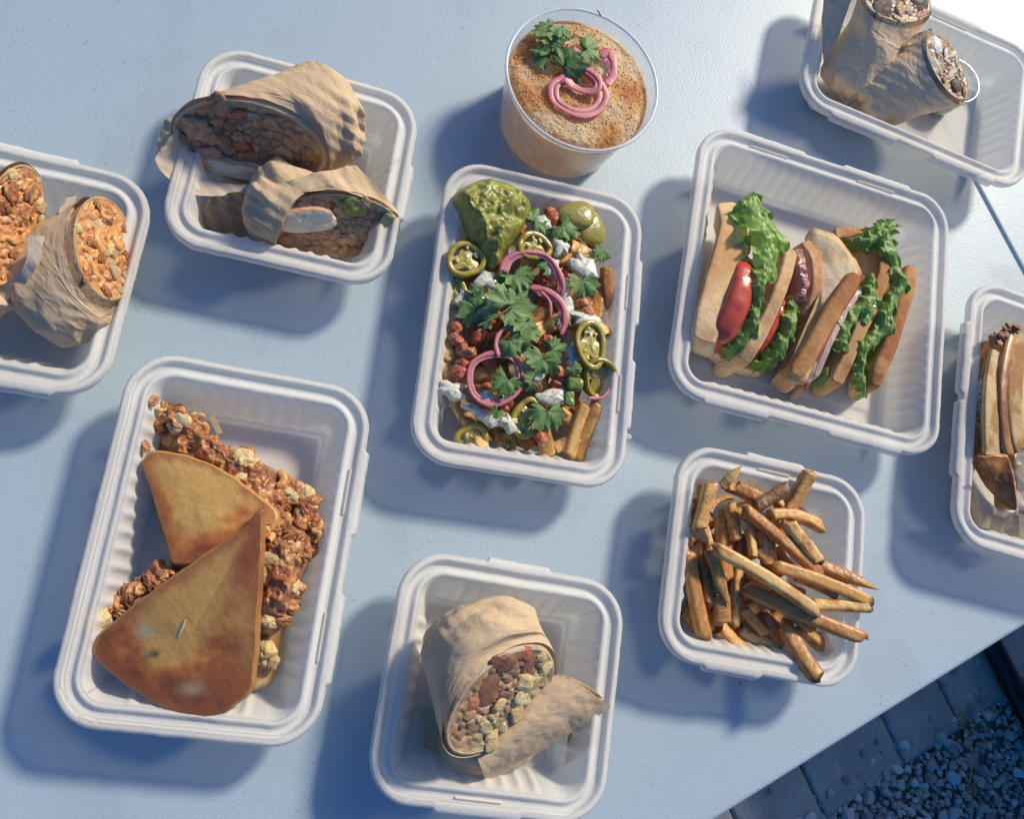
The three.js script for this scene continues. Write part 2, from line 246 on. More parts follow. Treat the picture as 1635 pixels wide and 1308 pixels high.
{ const all = rest.concat([...Array(7000)].map(() => [rr(-.1, 1.3), rr(-.95, -.375), rr(.003, .0075), 1]));
  const im = new THREE.InstancedMesh(stoneGeos[2], stoneMats[0], all.length), q = new THREE.Object3D(); im.name = 'fine_gravel'; im.userData.kind = 'stuff'; im.castShadow = im.receiveShadow = true;
  all.forEach(([u, v, r, low], i) => { q.position.copy(onGround(u, v, low ? -.014 + rr(0, .009) : -.012 + r * .6)); q.rotation.set(rr(0, 6), rr(0, 6), rr(0, 6)); q.scale.setScalar(r * 1.1); q.updateMatrix(); im.setMatrixAt(i, q.matrix); const k = rr(.6, 1.5); im.setColorAt(i, new THREE.Color().setRGB(k, k, k * 1.03)); });
  gravel.add(im); }
{ const Zg = zoomed(1100, 950, .3272), w = thing('dry_weed', 'straggly dry weed growing up between the gravel stones', 'weed', Zg(1350, 650, -TABLE)), m1 = phys({ color: rgb(.50, .38, .18), roughness: .9 }), m2 = phys({ color: rgb(.14, .14, .07), roughness: .9 });
  const add = (a, b, bend, mat, r = .0009) => { const A = Zg(a[0], a[1], -TABLE + .02).sub(w.position), B = Zg(b[0], b[1], -TABLE + .02 + rr(0, .02)).sub(w.position), M = A.clone().add(B).multiplyScalar(.5).add(V3(bend, .02, bend * .5)); part(w, 'stem', new THREE.TubeGeometry(new THREE.QuadraticBezierCurve3(A, M, B), 14, r, 5), mat); };
  add([1350, 640], [1358, 950], .003, m1, .0012); add([1345, 640], [1230, 460], .004, m1); add([1350, 650], [1290, 550], .002, m1); add([1350, 650], [1460, 740], -.003, m1); add([1350, 640], [1420, 600], .002, m1); add([1360, 800], [1320, 850], 0, m1); add([1358, 900], [1390, 980], 0, m1); add([1358, 930], [1330, 985], 0, m1);
  for (let i = 0; i < 26; i++) add([1345 + rr(-8, 8), 645 + rr(-12, 12)], [1345 + rr(-80, 80), 650 + rr(-80, 60)], rr(-.004, .004), pick([m1, m2]), .0006);
  for (let i = 0; i < 14; i++) add([1360 + rr(-5, 5), rr(880, 930)], [1362 + rr(-45, 45), 940 + rr(-30, 50)], rr(-.002, .002), m2, .0006); }
{ const o = thing('folding_chair', 'black folding chair with only its steel foot rail showing beside the table', 'chair', onGround(.87, -.28), yaw), flip = -1;
  part(o, 'foot_rail', tube([V3(-.012, .018, .0), V3(-.012, .018, .44)], .0175), steel); part(o, 'foot_rail', tube([V3(.40, .018, .0), V3(.40, .018, .44)], .0175), steel);
  for (const x of [-.012, .40]) { part(o, 'leg', tube([V3(x, .02, .36), V3(x, .46, .05)], .012), steel); part(o, 'leg', tube([V3(x, .02, .08), V3(x, .86, .52)], .012), steel); }
  const seat = new THREE.BoxGeometry(.40, .025, .40); seat.translate(.20, .46, .22); part(o, 'seat', seat, steel); const bk = new THREE.BoxGeometry(.40, .20, .02); bk.rotateX(.47); bk.translate(.20, .76, .475); part(o, 'backrest', bk, steel); }
foldingTable(1.10, -.58, 'second white plastic folding table standing past the end of the first', [[0, .9], [.902, 1.80]]);
// ---------------------------------------------------------------- burritos wrapped in kraft paper
const kraft = phys({ vertexColors: true, roughness: .78, transmission: .14, thickness: 0, bumpMap: texFibre, bumpScale: .0010, specularIntensity: .6 });
const foodMat = phys({ vertexColors: true, roughness: .5, bumpMap: texFood, bumpScale: .0007, specularIntensity: .8 });
const wetMat = phys({ vertexColors: true, roughness: .34, clearcoat: .12, clearcoatRoughness: .25, bumpMap: texFood, bumpScale: .0005, specularIntensity: .9 });
const KR = [.78, .565, .345];
const kraftCol = (x, y, z, k = 1, base = KR) => { const n = fbm(x * 45, y * 45, z * 45, 4), s = sst(.56, .72, fbm(x * 22 + 40, y * 22, z * 22, 3)), f = vn(x * 900, y * 900, z * 900); const t = k * (.92 + .22 * (n - .5) + .06 * (f - .5)); return mix(base.map((c) => c * t), [.40 * t, .27 * t, .14 * t], .28 * s); };
const FOLDS = [[.9, .3, .3, 38, 1, .1], [-.35, .4, .85, 47, .9, .37], [.55, -.6, -.6, 66, .7, .71], [.1, .9, .45, 58, .7, .23], [-.8, .1, .6, 105, .4, .57], [.4, .5, -.75, 130, .35, .9]];
function crumple(x, y, z, amp) { let h = 0; for (const [a, b, c, f, w, p] of FOLDS) { const n = vn(x * 21 + p * 9, y * 21, z * 21), t = (x * a + y * b + z * c) * f + p + 1.1 * vn(x * 24, y * 24 + p, z * 24); h += w * (2 * Math.abs(2 * (t - Math.floor(t + .5))) - 1) * sst(.42, .75, n); } return amp * .52 * h; }
// pieces of filling: unit lumps, three or four variants of each kind
const KIND = {
  bean: { s: [1.2, .85, .7], c: [[.21, .09, .05], [.36, .19, .115]], amp: .22, f: 1.8, wet: 1 }, meat: { s: [1.1, 1, .8], c: [[.46, .21, .11], [.60, .35, .20]], amp: .55, f: 2.3 },
  potato: { s: [1, .9, .75], c: [[.46, .30, .14], [.58, .42, .22]], amp: .18, cube: 1 }, pepper: { s: [1.1, .9, .7], c: [[.42, .34, .15], [.56, .47, .24]], amp: .2, cube: 1, wet: 1 },
  cheese: { s: [1.1, 1, .7], c: [[.68, .48, .20], [.74, .60, .34]], amp: .35, f: 2.0 }, chicken: { s: [2.6, 1, .8], c: [[.62, .52, .42], [.70, .64, .58]], amp: .25, f: 1.6 },
  guacamole: { s: [1.2, 1, .7], c: [[.26, .28, .045], [.36, .38, .10]], amp: .45, f: 1.9, wet: 1 }, rice: { s: [1.9, .7, .7], c: [[.66, .58, .44], [.72, .66, .54]], amp: .12 },
  macaroni: { s: [1, 1, 1], c: [[.70, .30, .085], [.76, .44, .16]], elbow: 1, wet: 1 }, pork: { s: [1.9, .62, .5], c: [[.36, .12, .045], [.56, .26, .11]], amp: .30, f: 1.6, wet: 1, fib: 1 },
  pulled: { s: [1.2, .95, .75], c: [[.50, .185, .055], [.72, .38, .15]], amp: .62, f: 2.6, wet: 1, fine: 1 }, salsa: { s: [1.1, .9, .7], c: [[.46, .10, .045], [.56, .24, .11]], amp: .38, f: 1.7, wet: 1 }, beef: { s: [1.15, 1, .85], c: [[.13, .075, .06], [.20, .125, .105]], amp: .22, f: 1.6 }, cream: { s: [1.4, 1, .6], c: [[.68, .63, .52], [.72, .69, .60]], amp: .3, wet: 1 }, lettuce: { s: [1.8, .8, .35], c: [[.45, .44, .20], [.55, .54, .32]], amp: .5, f: 2 },
};
const lumps = {};
for (const [k, o] of Object.entries(KIND)) {
  lumps[k] = [0, 1, 2, 3].map((q) => {
    const ph = q * 13.7 + k.length * 5.1 + k.charCodeAt(0);
    let g;
    if (o.elbow) { const arc = 2.4; g = surf(14, 14, (a, b) => { const t = a * 0 + b, phi = -arc / 2 + t * arc, th = a * 2 * Math.PI, end = t < .04 || t > .96 ? .75 : 1, r = .36 * end * (1 + .15 * (vn(t * 5 + ph, Math.cos(th) * 2, Math.sin(th) * 2) - .5)); return [(.8 + r * Math.cos(th)) * Math.cos(phi) - .6, r * Math.sin(th), (.8 + r * Math.cos(th)) * Math.sin(phi)]; }, { close: true, flip: true }); }
    else g = surf(o.fib ? 36 : 26, 16, (a, b) => { const th = a * 2 * Math.PI, f = b * Math.PI; let d = [Math.sin(f) * Math.cos(th), Math.cos(f), Math.sin(f) * Math.sin(th)]; let r = 1; if (o.cube) r = 1 / Math.pow(Math.abs(d[0]) ** 5 + Math.abs(d[1]) ** 5 + Math.abs(d[2]) ** 5, .2) * .85; r *= 1 + o.amp * (fbm(d[0] * (o.f ?? 1.4) + ph, d[1] * (o.f ?? 1.4), d[2] * (o.f ?? 1.4), 3) - .5) * 2; if (o.fib) { const an = Math.atan2(d[1], d[2]); r *= 1 + .16 * Math.sin(an * 5 + ph + d[0] * 1.2) + .10 * Math.sin(an * 11 + ph * 2); d = [d[0], d[1] + .35 * d[0] * d[0] * Math.sin(ph), d[2] + .45 * d[0] * d[0] * Math.cos(ph)]; } return [d[0] * r * o.s[0], d[1] * r * o.s[2], d[2] * r * o.s[1]]; }, { close: true, flip: true });
    boxUv(g, .01); const tone = (q % 3) / 2;
    return paint(g, (x, y, z) => { const n = fbm(x * 2.2 + ph, y * 2.2, z * 2.2, 3); let cc = mix(o.c[0], o.c[1], clamp(tone * .5 + (n - .4) * 1.8)); if (o.fine) cc = mix(cc, [.24, .075, .03], sst(.55, .8, ridge(x * .9 + ph, y * 2.6, z * 2.6, 2)) * .75); return cc.map((c) => c * (.9 + .25 * vn(x * 7, y * 7, z * 7 + ph))); });
  });
}
lumps.strip = [0, 1].map((q) => { const g = surf(40, 24, (a, b) => { const th = a * 2 * Math.PI, f = b * Math.PI, d = [Math.sin(f) * Math.cos(th), Math.cos(f), Math.sin(f) * Math.sin(th)], r = 1 / Math.pow(Math.abs(d[0]) ** 3 + Math.abs(d[1]) ** 3 + Math.abs(d[2]) ** 3, 1 / 3) * (1 + .42 * (fbm(d[0] * 2 + q * 9, d[1] * 2, d[2] * 2, 3) - .5)); return [d[0] * r * 1.9, d[1] * r * .6, d[2] * r * .8]; }, { close: true, flip: true }); boxUv(g, .01); return paint(g, (x, y, z) => { const n = fbm(x * 1.6 + q * 7, y * 3, z * 3, 3), e = Math.max(sst(.50, .95, Math.abs(z) + 1.1 * (n - .5)) * .8, sst(.9, 1.7, -x + 1.4 * (n - .5))); return mix(mix([.86, .74, .56], [.78, .62, .40], n), [.62, .25, .08], e * .9); }); });
KIND.strip = {};
const lumpMat = (k) => KIND[k].wet ? wetMat : foodMat;
const quat = new THREE.Quaternion();
function lump(parent, kind, pos, size, n, flat = .75) {
  const m = part(parent, kind, pick(lumps[kind]), lumpMat(kind)); m.position.copy(pos);
  m.quaternion.setFromUnitVectors(V3(0, 1, 0), n).multiply(quat.setFromAxisAngle(V3(0, 1, 0), rr(0, 6.28))).multiply(quat.setFromAxisAngle(V3(1, 0, 0), rr(-.4, .4)));
  m.scale.set(size, size * flat, size); return m;
}
function curve(pts) { return pts.length === 2 ? new THREE.LineCurve3(pts[0], pts[1]) : new THREE.CatmullRomCurve3(pts, false, 'centripetal'); }
// a crumpled sheet between two rows of points
function sheet(parent, name, top, bot, { amp = .0022, nu = 48, nv = 36, mat = kraft, base = KR, bulge = 0, k = 1, wav = 0, mid = null } = {}) {
  const a = curve(top), b = curve(bot), md = mid && curve(mid), c = (u, v) => md ? a.getPoint(u).multiplyScalar((1 - v) * (1 - v)).addScaledVector(md.getPoint(u), 2 * v * (1 - v)).addScaledVector(b.getPoint(u), v * v) : a.getPoint(u).lerp(b.getPoint(u), v);
  const w = top[0].distanceTo(top[top.length - 1]), h = top[0].distanceTo(bot[0]);
  const n = c(1, .5).sub(c(0, .5)).cross(c(.5, 1).sub(c(.5, 0))).normalize(); if (n.y < 0) n.negate();
  const g = surf(nu, nv, (u, v) => { const p = c(u, v), e = .002 * (fbm(p.x * 120, p.z * 120, 5) - .5); p.addScaledVector(n, crumple(p.x, p.y, p.z, amp) + bulge * Math.sin(Math.PI * u) * Math.sin(Math.PI * v) + wav * Math.sin(u * 9 + v * 3)); return [p.x + e - parent.position.x, p.y - parent.position.y, p.z + e - parent.position.z]; }, { col: (u, v, p) => kraftCol(p[0] + parent.position.x, p[1], p[2] + parent.position.z, k, base), uvf: (u, v) => [u * w, v * h] });
  return part(parent, name, g, mat);
}
function burrito({ label, Z, c, u, v, d, eu = .032, ev = .03, tc = .72, fills, n = 60, size = .0045, bed = [.22, .12, .07], t0 = .03, flare = .0, paperTone = 1, tort = [.72, .55, .36], seedN, open = 0, ring2 = 0, shut = .06, fold = .25, crum = .0013, group = 'burrito halves in kraft paper' }) {
  reseed(seedN);
  const C = Z(...c), U = Z(...u).sub(C), V = Z(...v).sub(C), D = Z(...d), A = D.clone().sub(C), ax = A.clone().normalize();
  const N = U.clone().cross(V).normalize(); if (N.dot(A) > 0) N.negate();
  const Ue = U.clone().addScaledVector(ax, -U.dot(ax)).normalize().multiplyScalar(eu); const Ve = V.clone().addScaledVector(ax, -V.dot(ax)); Ve.addScaledVector(Ue.clone().normalize(), -Ve.dot(Ue.clone().normalize())).normalize().multiplyScalar(ev);
  const O = thing('burrito_half', label, 'burrito', C.clone().setY(TABLE), 0, group), o0 = O.position, ph = seedN * 3.1;
  const point = (th, t, off) => {
    const s = sst(0, .55, t), k = t < tc ? 1 : shut + (1 - shut) * Math.sqrt(Math.max(0, 1 - ((t - tc) / (1 - tc)) ** 2)), cs = Math.cos(th), sn = Math.sin(th);
    const um = U.clone().lerp(Ue, s), vm = V.clone().lerp(Ve, s), r = um.clone().multiplyScalar(cs * k).addScaledVector(vm, sn * k), L = r.length() || 1;
    r.multiplyScalar(1 + off / L + (.035 * (vn(cs * 1.5 + ph, sn * 1.5, t * 3) - .5)));
    const p = C.clone().addScaledVector(A, t).add(r); p.y = Math.max(p.y, TABLE + .004); return p;
  };
  const loc = (p) => [p.x - o0.x, p.y - o0.y, p.z - o0.z];
  // paper
  part(O, 'wrapper', surf(210, 120, (a, b) => {
    const th = a * 2 * Math.PI, edge = t0 + flare * (vn(Math.cos(th) * 2 + ph, Math.sin(th) * 2) - .3), t = edge + (1 - edge) * Math.pow(b, .9), near = sst(tc - .25, 1, t);
    const p = point(th, t, .0014); const q = p.clone(), cr = crumple(p.x + ph, p.y, p.z, crum + .0045 * near) + near * fold * .006 * Math.sin(th * 7 + 3 * vn(th, t * 4, ph)) ;
    const dir = p.clone().sub(C.clone().addScaledVector(A, t)).normalize(); q.addScaledVector(dir, cr + .0012); q.y = Math.max(q.y, TABLE + .0035); return loc(q);
  }, { close: true, col: (a, b, p) => kraftCol(p[0] + o0.x, p[1], p[2] + o0.z, paperTone), uvf: (a, b) => [a * .2, b * .09] }), kraft);
  // tortilla: outside skin, cut rim, inner wall
  const tcol = (a, b, p) => { const nn = fbm(p[0] * 70, p[1] * 70, p[2] * 70 + ph, 3), s = sst(.58, .70, fbm(p[0] * 120 + 3, p[1] * 120, p[2] * 120, 2)); return mix(tort.map((x) => x * (.85 + .4 * (nn - .4))), [.34, .19, .085], .5 * s); };
  const rim = [[.20, 1, -.0012], [.05, 1, -.0005], [.008, 1, -.0002], [0, .992, 0], [-.003, .978, 0], [-.004, .962, 0], [0, .945, 0], [.012, .935, 0], [.05, .93, 0]];
  part(O, 'tortilla', surf(110, rim.length - 1, (a, b) => { const [t, k, off] = rim[Math.round(b * (rim.length - 1))], th = a * 2 * Math.PI, p = point(th, Math.max(0, t), off); const cc = C.clone().addScaledVector(A, Math.max(0, t)); p.sub(cc).multiplyScalar(k - (k < .99 ? .02 * (vn(Math.cos(th) * 3 + ph, Math.sin(th) * 3, 7) - .3) : 0)).add(cc); if (t < 0) p.addScaledVector(N, -t * .12); return loc(p); }, { close: true, col: tcol, uvf: (a, b) => [a * .2, b * .02] }), foodMat);
  if (ring2) part(O, 'tortilla_fold', surf(90, 4, (a, b) => { const th = .5 + a * 4.4, k = .84 + .03 * Math.sin(th * 3 + ph), p = U.clone().multiplyScalar(Math.cos(th) * (k - .03 * b)).addScaledVector(V, Math.sin(th) * (k - .03 * b)).add(C).addScaledVector(N, .0006 + .0012 * Math.sin(b * Math.PI)); return loc(p); }, { col: tcol, uvf: (a, b) => [a * .15, b * .01] }), foodMat);
  // filling bed and pieces
  const pal = fills.filter((f) => f.w).map((f) => [f, KIND[f.kind].c]), CS = size * .95;
  const cell = (a, b, UL, VL) => { const x = a * UL / CS, y = b * VL / CS, X = Math.floor(x), Y = Math.floor(y); let d1 = 9, d2 = 9, id = 0, cx = 0, cy = 0; for (let i = -1; i <= 1; i++) for (let j = -1; j <= 1; j++) { const hx = X + i + .15 + .7 * hsh(X + i, Y + j, seedN), hy = Y + j + .15 + .7 * hsh(X + i, Y + j, seedN + 50), d = Math.hypot((x - hx) * 1.0, (y - hy) * 1.15); if (d < d1) { d2 = d1; d1 = d; id = hsh(X + i, Y + j, seedN + 99); cx = hx * CS / UL; cy = hy * CS / VL; } else if (d < d2) d2 = d; } return [d1, d2 - d1, id, cx, cy]; };
  const ULn = U.length(), VLn = V.length(), cellCol = (id, a, b, t) => { const ok = pal.filter(([f]) => !f.where || f.where(a, b)), tot = ok.reduce((s, [f]) => s + f.w, 0); let q = id * tot, k = 0; while (k < ok.length - 1 && (q -= ok[k][0].w) > 0) k++; return ok.length ? mix(ok[k][1][0], ok[k][1][1], t) : bed; };
  part(O, 'filling', surf(150, 60, (a, b) => { const th = a * 2 * Math.PI, k = b * .945, p = U.clone().multiplyScalar(Math.cos(th) * k).addScaledVector(V, Math.sin(th) * k).add(C); const [d1, e, id] = cell(k * Math.cos(th), k * Math.sin(th), ULn, VLn), h = -.0013 + .0012 * sst(0, .4, e) * (.6 + .8 * id) + (fbm(p.x * 420, p.y * 420, p.z * 420, 3) - .5) * .0022 + (fbm(p.x * 110, p.y * 110, p.z * 110 + ph, 2) - .5) * .003; return loc(p.addScaledVector(N, h * sst(1, .85, b))); }, { close: true, col: (a, b, p) => { const th = a * 2 * Math.PI, k = b * .945, [d1, e, id, cx, cy] = cell(k * Math.cos(th), k * Math.sin(th), ULn, VLn), t = .72 + .6 * fbm(p[0] * 300, p[1] * 300, p[2] * 300, 3); const smear = fbm(p[0] * 150 + 7, p[1] * 150, p[2] * 150, 3); return mix(bed, cellCol((id * 7.31) % 1, cx, cy, smear), sst(.0, .25, e) * (.24 + .36 * sst(.3, .6, smear))).map((x) => x * t); }, uvf: (a, b) => [a * .1, b * .03] }), wetMat);
  const UL = U.length(), VL = V.length(), put = [];
  for (let i = 0, tries = 0; i < n && tries < n * 40; tries++) {
    const th = rr(0, 6.283), k = Math.sqrt(rnd()) * .94, a = k * Math.cos(th), b = k * Math.sin(th); let tot = 0; const ws = fills.map((f) => { const w = f.w * (f.where ? (f.where(a, b) ? 1 : 0) : 1); tot += w; return w; });
    let q = rnd() * tot, fi = 0; while (fi < fills.length - 1 && (q -= ws[fi]) > 0) fi++; const f = fills[fi], sz = (f.s ?? 1) * size * rr(.55, 1.35);
    if (put.some(([x, y, s]) => Math.hypot((x - a) * UL, (y - b) * VL) < (s + sz) * .52)) continue;
    if (Math.hypot(a, b) + sz * .62 / Math.min(UL, VL) > 1.0) continue;
    put.push([a, b, sz]); i++; if (rnd() < .55) continue;
    lump(O, f.kind, U.clone().multiplyScalar(a).addScaledVector(V, b).add(C).addScaledVector(N, sz * rr(-.38, .05)).sub(o0), sz, N, f.flat ?? .55);
  }
  return { O, C, U, V, N, A, D };
}
{ const Z = zoomed(230, 60, .3059);
  const low = burrito({ label: 'burrito half lying in front with a browned white chicken strip in its cut face', Z, c: [1000, 985, .036], u: [1335, 985, .034], v: [985, 815, .060], d: [540, 800, .040], eu: .026, ev: .025, seedN: 3, size: .0064, n: 52, bed: [.42, .22, .11], paperTone: .95,
    fills: [{ kind: 'chicken', w: 0 }, { kind: 'meat', w: 1.5 }, { kind: 'pepper', w: 1.2, s: 1.1, where: (a, b) => a > -.2 }, { kind: 'potato', w: .5, s: .8, where: (a, b) => a > -.1 }, { kind: 'bean', w: .5 }, { kind: 'guacamole', w: 2, s: 1.1, where: (a, b) => b > .55 || a > .72 }] });
  { const m = lump(low.O, 'strip', low.C.clone().addScaledVector(low.U, -.50).addScaledVector(low.V, .30).addScaledVector(low.N, .0022).sub(low.O.position), .0105, low.N, .5); m.quaternion.setFromRotationMatrix(new THREE.Matrix4().makeBasis(low.U.clone().normalize(), low.N, low.U.clone().normalize().cross(low.N))); m.scale.set(.0120, .008, .0125); m.name = numbered('chicken_strip'); }
  sheet(low.O, 'wrapper_flap', [Z(520, 815, .050), Z(760, 745, .066), Z(960, 695, .066), Z(1110, 665, .06)], [Z(655, 885, .054), Z(760, 835, .062), Z(1000, 795, .064), Z(1345, 925, .042)], { amp: .003 });
  sheet(low.O, 'wrapper_flap', [Z(270, 985, .010), Z(330, 850, .03), Z(500, 800, .045)], [Z(420, 1065, .008), Z(530, 1040, .012), Z(680, 1010, .022)], { amp: .004, k: .8, base: [.5, .36, .23] });
  const up = burrito({ label: 'larger burrito half on top with diced cactus and ground meat in its cut face', Z, c: [560, 555, .050], u: [955, 640, .050], v: [590, 340, .079], d: [1090, 360, .045], eu: .034, ev: .033, seedN: 7, size: .0066, n: 64, bed: [.42, .22, .11], t0: .02, flare: .015,
    fills: [{ kind: 'meat', w: 1.6 }, { kind: 'pepper', w: 1.8, s: 1.15, where: (a, b) => b > .1 }, { kind: 'potato', w: .6, s: .9 }, { kind: 'bean', w: .6 }, { kind: 'salsa', w: .35, s: .8 }, { kind: 'guacamole', w: 2.5, s: 1.2, where: (a, b) => a > .68 }] });
  { const m = lump(up.O, 'strip', up.C.clone().addScaledVector(up.U, -.18).addScaledVector(up.V, -.66).addScaledVector(up.N, .0015).sub(up.O.position), .012, up.N, .5); m.quaternion.setFromRotationMatrix(new THREE.Matrix4().makeBasis(up.U.clone().normalize(), up.N, up.U.clone().normalize().cross(up.N))); m.scale.set(.0135, .008, .0085); m.name = numbered('chicken_strip'); }
  sheet(up.O, 'wrapper_flap', [Z(180, 470, .052), Z(200, 620, .038), Z(350, 745, .030), Z(640, 775, .036)], [Z(115, 540, .05), Z(60, 640, .044), Z(230, 805, .034), Z(480, 832, .034)], { amp: .0022, k: 1.12, base: [.66, .54, .41] });
  sheet(up.O, 'wrapper_flap', [Z(240, 400, .056), Z(200, 450, .05), Z(180, 500, .05)], [Z(190, 385, .045), Z(110, 440, .04), Z(65, 610, .036)], { amp: .002 });
  sheet(up.O, 'wrapper_flap', [Z(960, 215, .07), Z(1060, 260, .06), Z(1120, 320, .05)], [Z(1080, 420, .066), Z(1120, 440, .055), Z(1150, 380, .045)], { amp: .003 });
}
{ const Z = zoomed(570, 870, .3348);
  const lo = burrito({ label: 'lower burrito half tucked under the other with its cut face turned away', Z, c: [1058, 690, .026], u: [1180, 755, .024], v: [1072, 660, .050], d: [380, 930, .027], eu: .027, ev: .023, seedN: 11, n: 26, size: .0055, tort: [.6, .45, .3], fills: [{ kind: 'bean', w: 1 }, { kind: 'meat', w: 1 }, { kind: 'potato', w: .6 }], paperTone: .92, crum: .0006 });
  sheet(lo.O, 'wrapper_flap', [Z(570, 985, .047), Z(760, 830, .054), Z(940, 618, .058)], [Z(628, 1146, .014), Z(920, 965, .026), Z(1212, 772, .040)], { amp: .0006, mid: [Z(590, 1085, .062), Z(850, 905, .064), Z(1100, 690, .064)], nu: 60, nv: 50 });
  sheet(lo.O, 'wrapper_flap', [Z(1010, 900, .022), Z(1130, 830, .03)], [Z(985, 1056, .012), Z(1165, 935, .022)], { amp: .0006, base: [.5, .37, .22] });
  sheet(lo.O, 'wrapper_flap', [Z(310, 770, .035), Z(380, 800, .05)], [Z(330, 970, .015), Z(470, 1040, .03)], { amp: .004, base: [.50, .36, .19] });
  const hi = burrito({ label: 'upper burrito half with pinto beans, egg and potato filling its open cut face', Z, c: [692, 745, .068], u: [920, 515, .070], v: [574, 630, .086], d: [545, 330, .046], eu: .0365, ev: .033, tc: .66, shut: .5, fold: .04, crum: .0005, seedN: 15, size: .0076, n: 48, bed: [.34, .22, .12], t0: .015, ring2: 0, tort: [.60, .46, .31],
    fills: [{ kind: 'bean', w: 2.2, s: 1.15, where: (a, b) => b > -.25 }, { kind: 'meat', w: 1.3, s: 1.1, where: (a, b) => b > -.2 }, { kind: 'potato', w: .9, s: 1.1 }, { kind: 'salsa', w: .4, s: .9, where: (a, b) => b > 0 }, { kind: 'cheese', w: 2.2, s: .95, where: (a, b) => b < .1 }, { kind: 'lettuce', w: 1.0, s: .9, where: (a, b) => b < -.1 }] });
}
{ const Z = zoomed(0, 220, .321), fills = [{ kind: 'macaroni', w: 1.4, s: 1.0, flat: .9 }, { kind: 'pulled', w: 1.6, s: .85 }, { kind: 'cheese', w: .7, s: .55 }, { kind: 'potato', w: .7, s: .65 }];
  burrito({ label: 'burrito half cut off by the frame edge with macaroni and pork filling', Z, c: [62, 435, .074], u: [20, 735, .064], v: [-110, 470, .090], d: [-290, 720, .04], eu: .036, ev: .032, seedN: 21, size: .0068, n: 60, bed: [.60, .25, .09], fills, tort: [.70, .46, .25] });
  const b = burrito({ label: 'burrito half showing its whole round cut face of macaroni and pork', Z, c: [532, 550, .052], u: [588, 808, .044], v: [378, 585, .074], d: [120, 880, .031], eu: .035, ev: .027, seedN: 23, size: .0068, n: 62, bed: [.60, .25, .09], fills, t0: .06, flare: .04, tort: [.62, .40, .21], paperTone: .95 });
  sheet(b.O, 'wrapper_flap', [Z(140, 480, .082), Z(130, 620, .076), Z(60, 720, .066), Z(-40, 760, .06)], [Z(225, 488, .078), Z(190, 640, .074), Z(110, 745, .064), Z(0, 840, .055)], { amp: .0016, base: [.64, .54, .42] });
  sheet(b.O, 'wrapper_flap', [Z(330, 300, .055), Z(290, 400, .068), Z(250, 580, .066)], [Z(385, 290, .052), Z(350, 420, .072), Z(310, 600, .072)], { amp: .003, base: [.62, .5, .37] });
}
{ const Z = zoomed(1250, 0, .23707), fills = [{ kind: 'beef', w: .9, s: 2.1 }, { kind: 'cream', w: .55, s: .9 }, { kind: 'rice', w: .3, s: .7 }, { kind: 'potato', w: 1.2, s: .9 }, { kind: 'chicken', w: .5, s: .7 }, { kind: 'pork', w: .25, s: .8 }, { kind: 'salsa', w: .2, s: .6 }];
  const p = burrito({ label: 'burrito half at the frame edge standing with beef chunk and white cheese on top', Z, c: [775, 5, .076], u: [985, 90, .070], v: [700, 128, .078], d: [390, 640, .016], eu: .026, ev: .020, tc: .8, fold: .35, seedN: 31, size: .0060, n: 44, bed: [.66, .50, .32], fills, tort: [.72, .52, .32], paperTone: 1.3 });
  sheet(p.O, 'wrapper_flap', [Z(270, -20, .055), Z(262, 250, .045), Z(270, 440, .03)], [Z(470, -20, .072), Z(370, 240, .055), Z(285, 440, .032)], { amp: .0012, base: [.66, .55, .43] });
  sheet(p.O, 'wrapper_flap', [Z(680, 285, .055), Z(540, 350, .045), Z(380, 500, .03)], [Z(900, 250, .066), Z(640, 460, .045), Z(410, 730, .018)], { amp: .004, k: .85 });
  const q = burrito({ label: 'burrito half with beef chunk leaning against the clear sauce cup', Z, c: [1105, 452, .064], u: [1222, 668, .058], v: [1022, 500, .068], d: [480, 700, .016], eu: .027, ev: .02, tc: .8, fold: .35, seedN: 35, size: .0056, n: 46, bed: [.66, .50, .32], fills, tort: [.62, .44, .26], paperTone: 1.3 });
  sheet(q.O, 'wrapper_flap', [Z(745, 415, .05), Z(640, 560, .04), Z(430, 740, .02)], [Z(720, 545, .052), Z(600, 660, .04), Z(440, 770, .016)], { amp: .003, k: .85 });
  sheet(q.O, 'wrapper_flap', [Z(820, 290, .066), Z(900, 230, .07), Z(990, 190, .072)], [Z(850, 310, .066), Z(960, 260, .066), Z(1010, 200, .07)], { amp: .0015, base: [.66, .52, .37] });
  const sc = Z(1160, 555, .033), cup = thing('sauce_cup', 'small clear plastic cup with lid behind the beef burrito', 'sauce cup', sc.clone().setY(TABLE + .004));
  const clear = phys({ color: rgb(.95, .96, .95), transmission: .93, thickness: 0, roughness: .08 });
  const L = (pts) => new THREE.LatheGeometry(pts.map(([r, y]) => new THREE.Vector2(r, y)), 64);
  part(cup, 'cup_wall', L([[.0001, .001], [.0165, .001], [.018, .003], [.0215, .0285], [.0228, .030]]), clear); part(cup, 'lid', L([[.0001, .0292], [.0185, .0292], [.0195, .0325], [.0222, .0332], [.0234, .0318], [.0232, .0295]]), clear);
  part(cup, 'sauce', L([[.0001, .0015], [.0162, .0015], [.0176, .0035], [.0196, .019], [.0001, .0195]]), phys({ color: rgb(.30, .34, .20), roughness: .3 }));
}
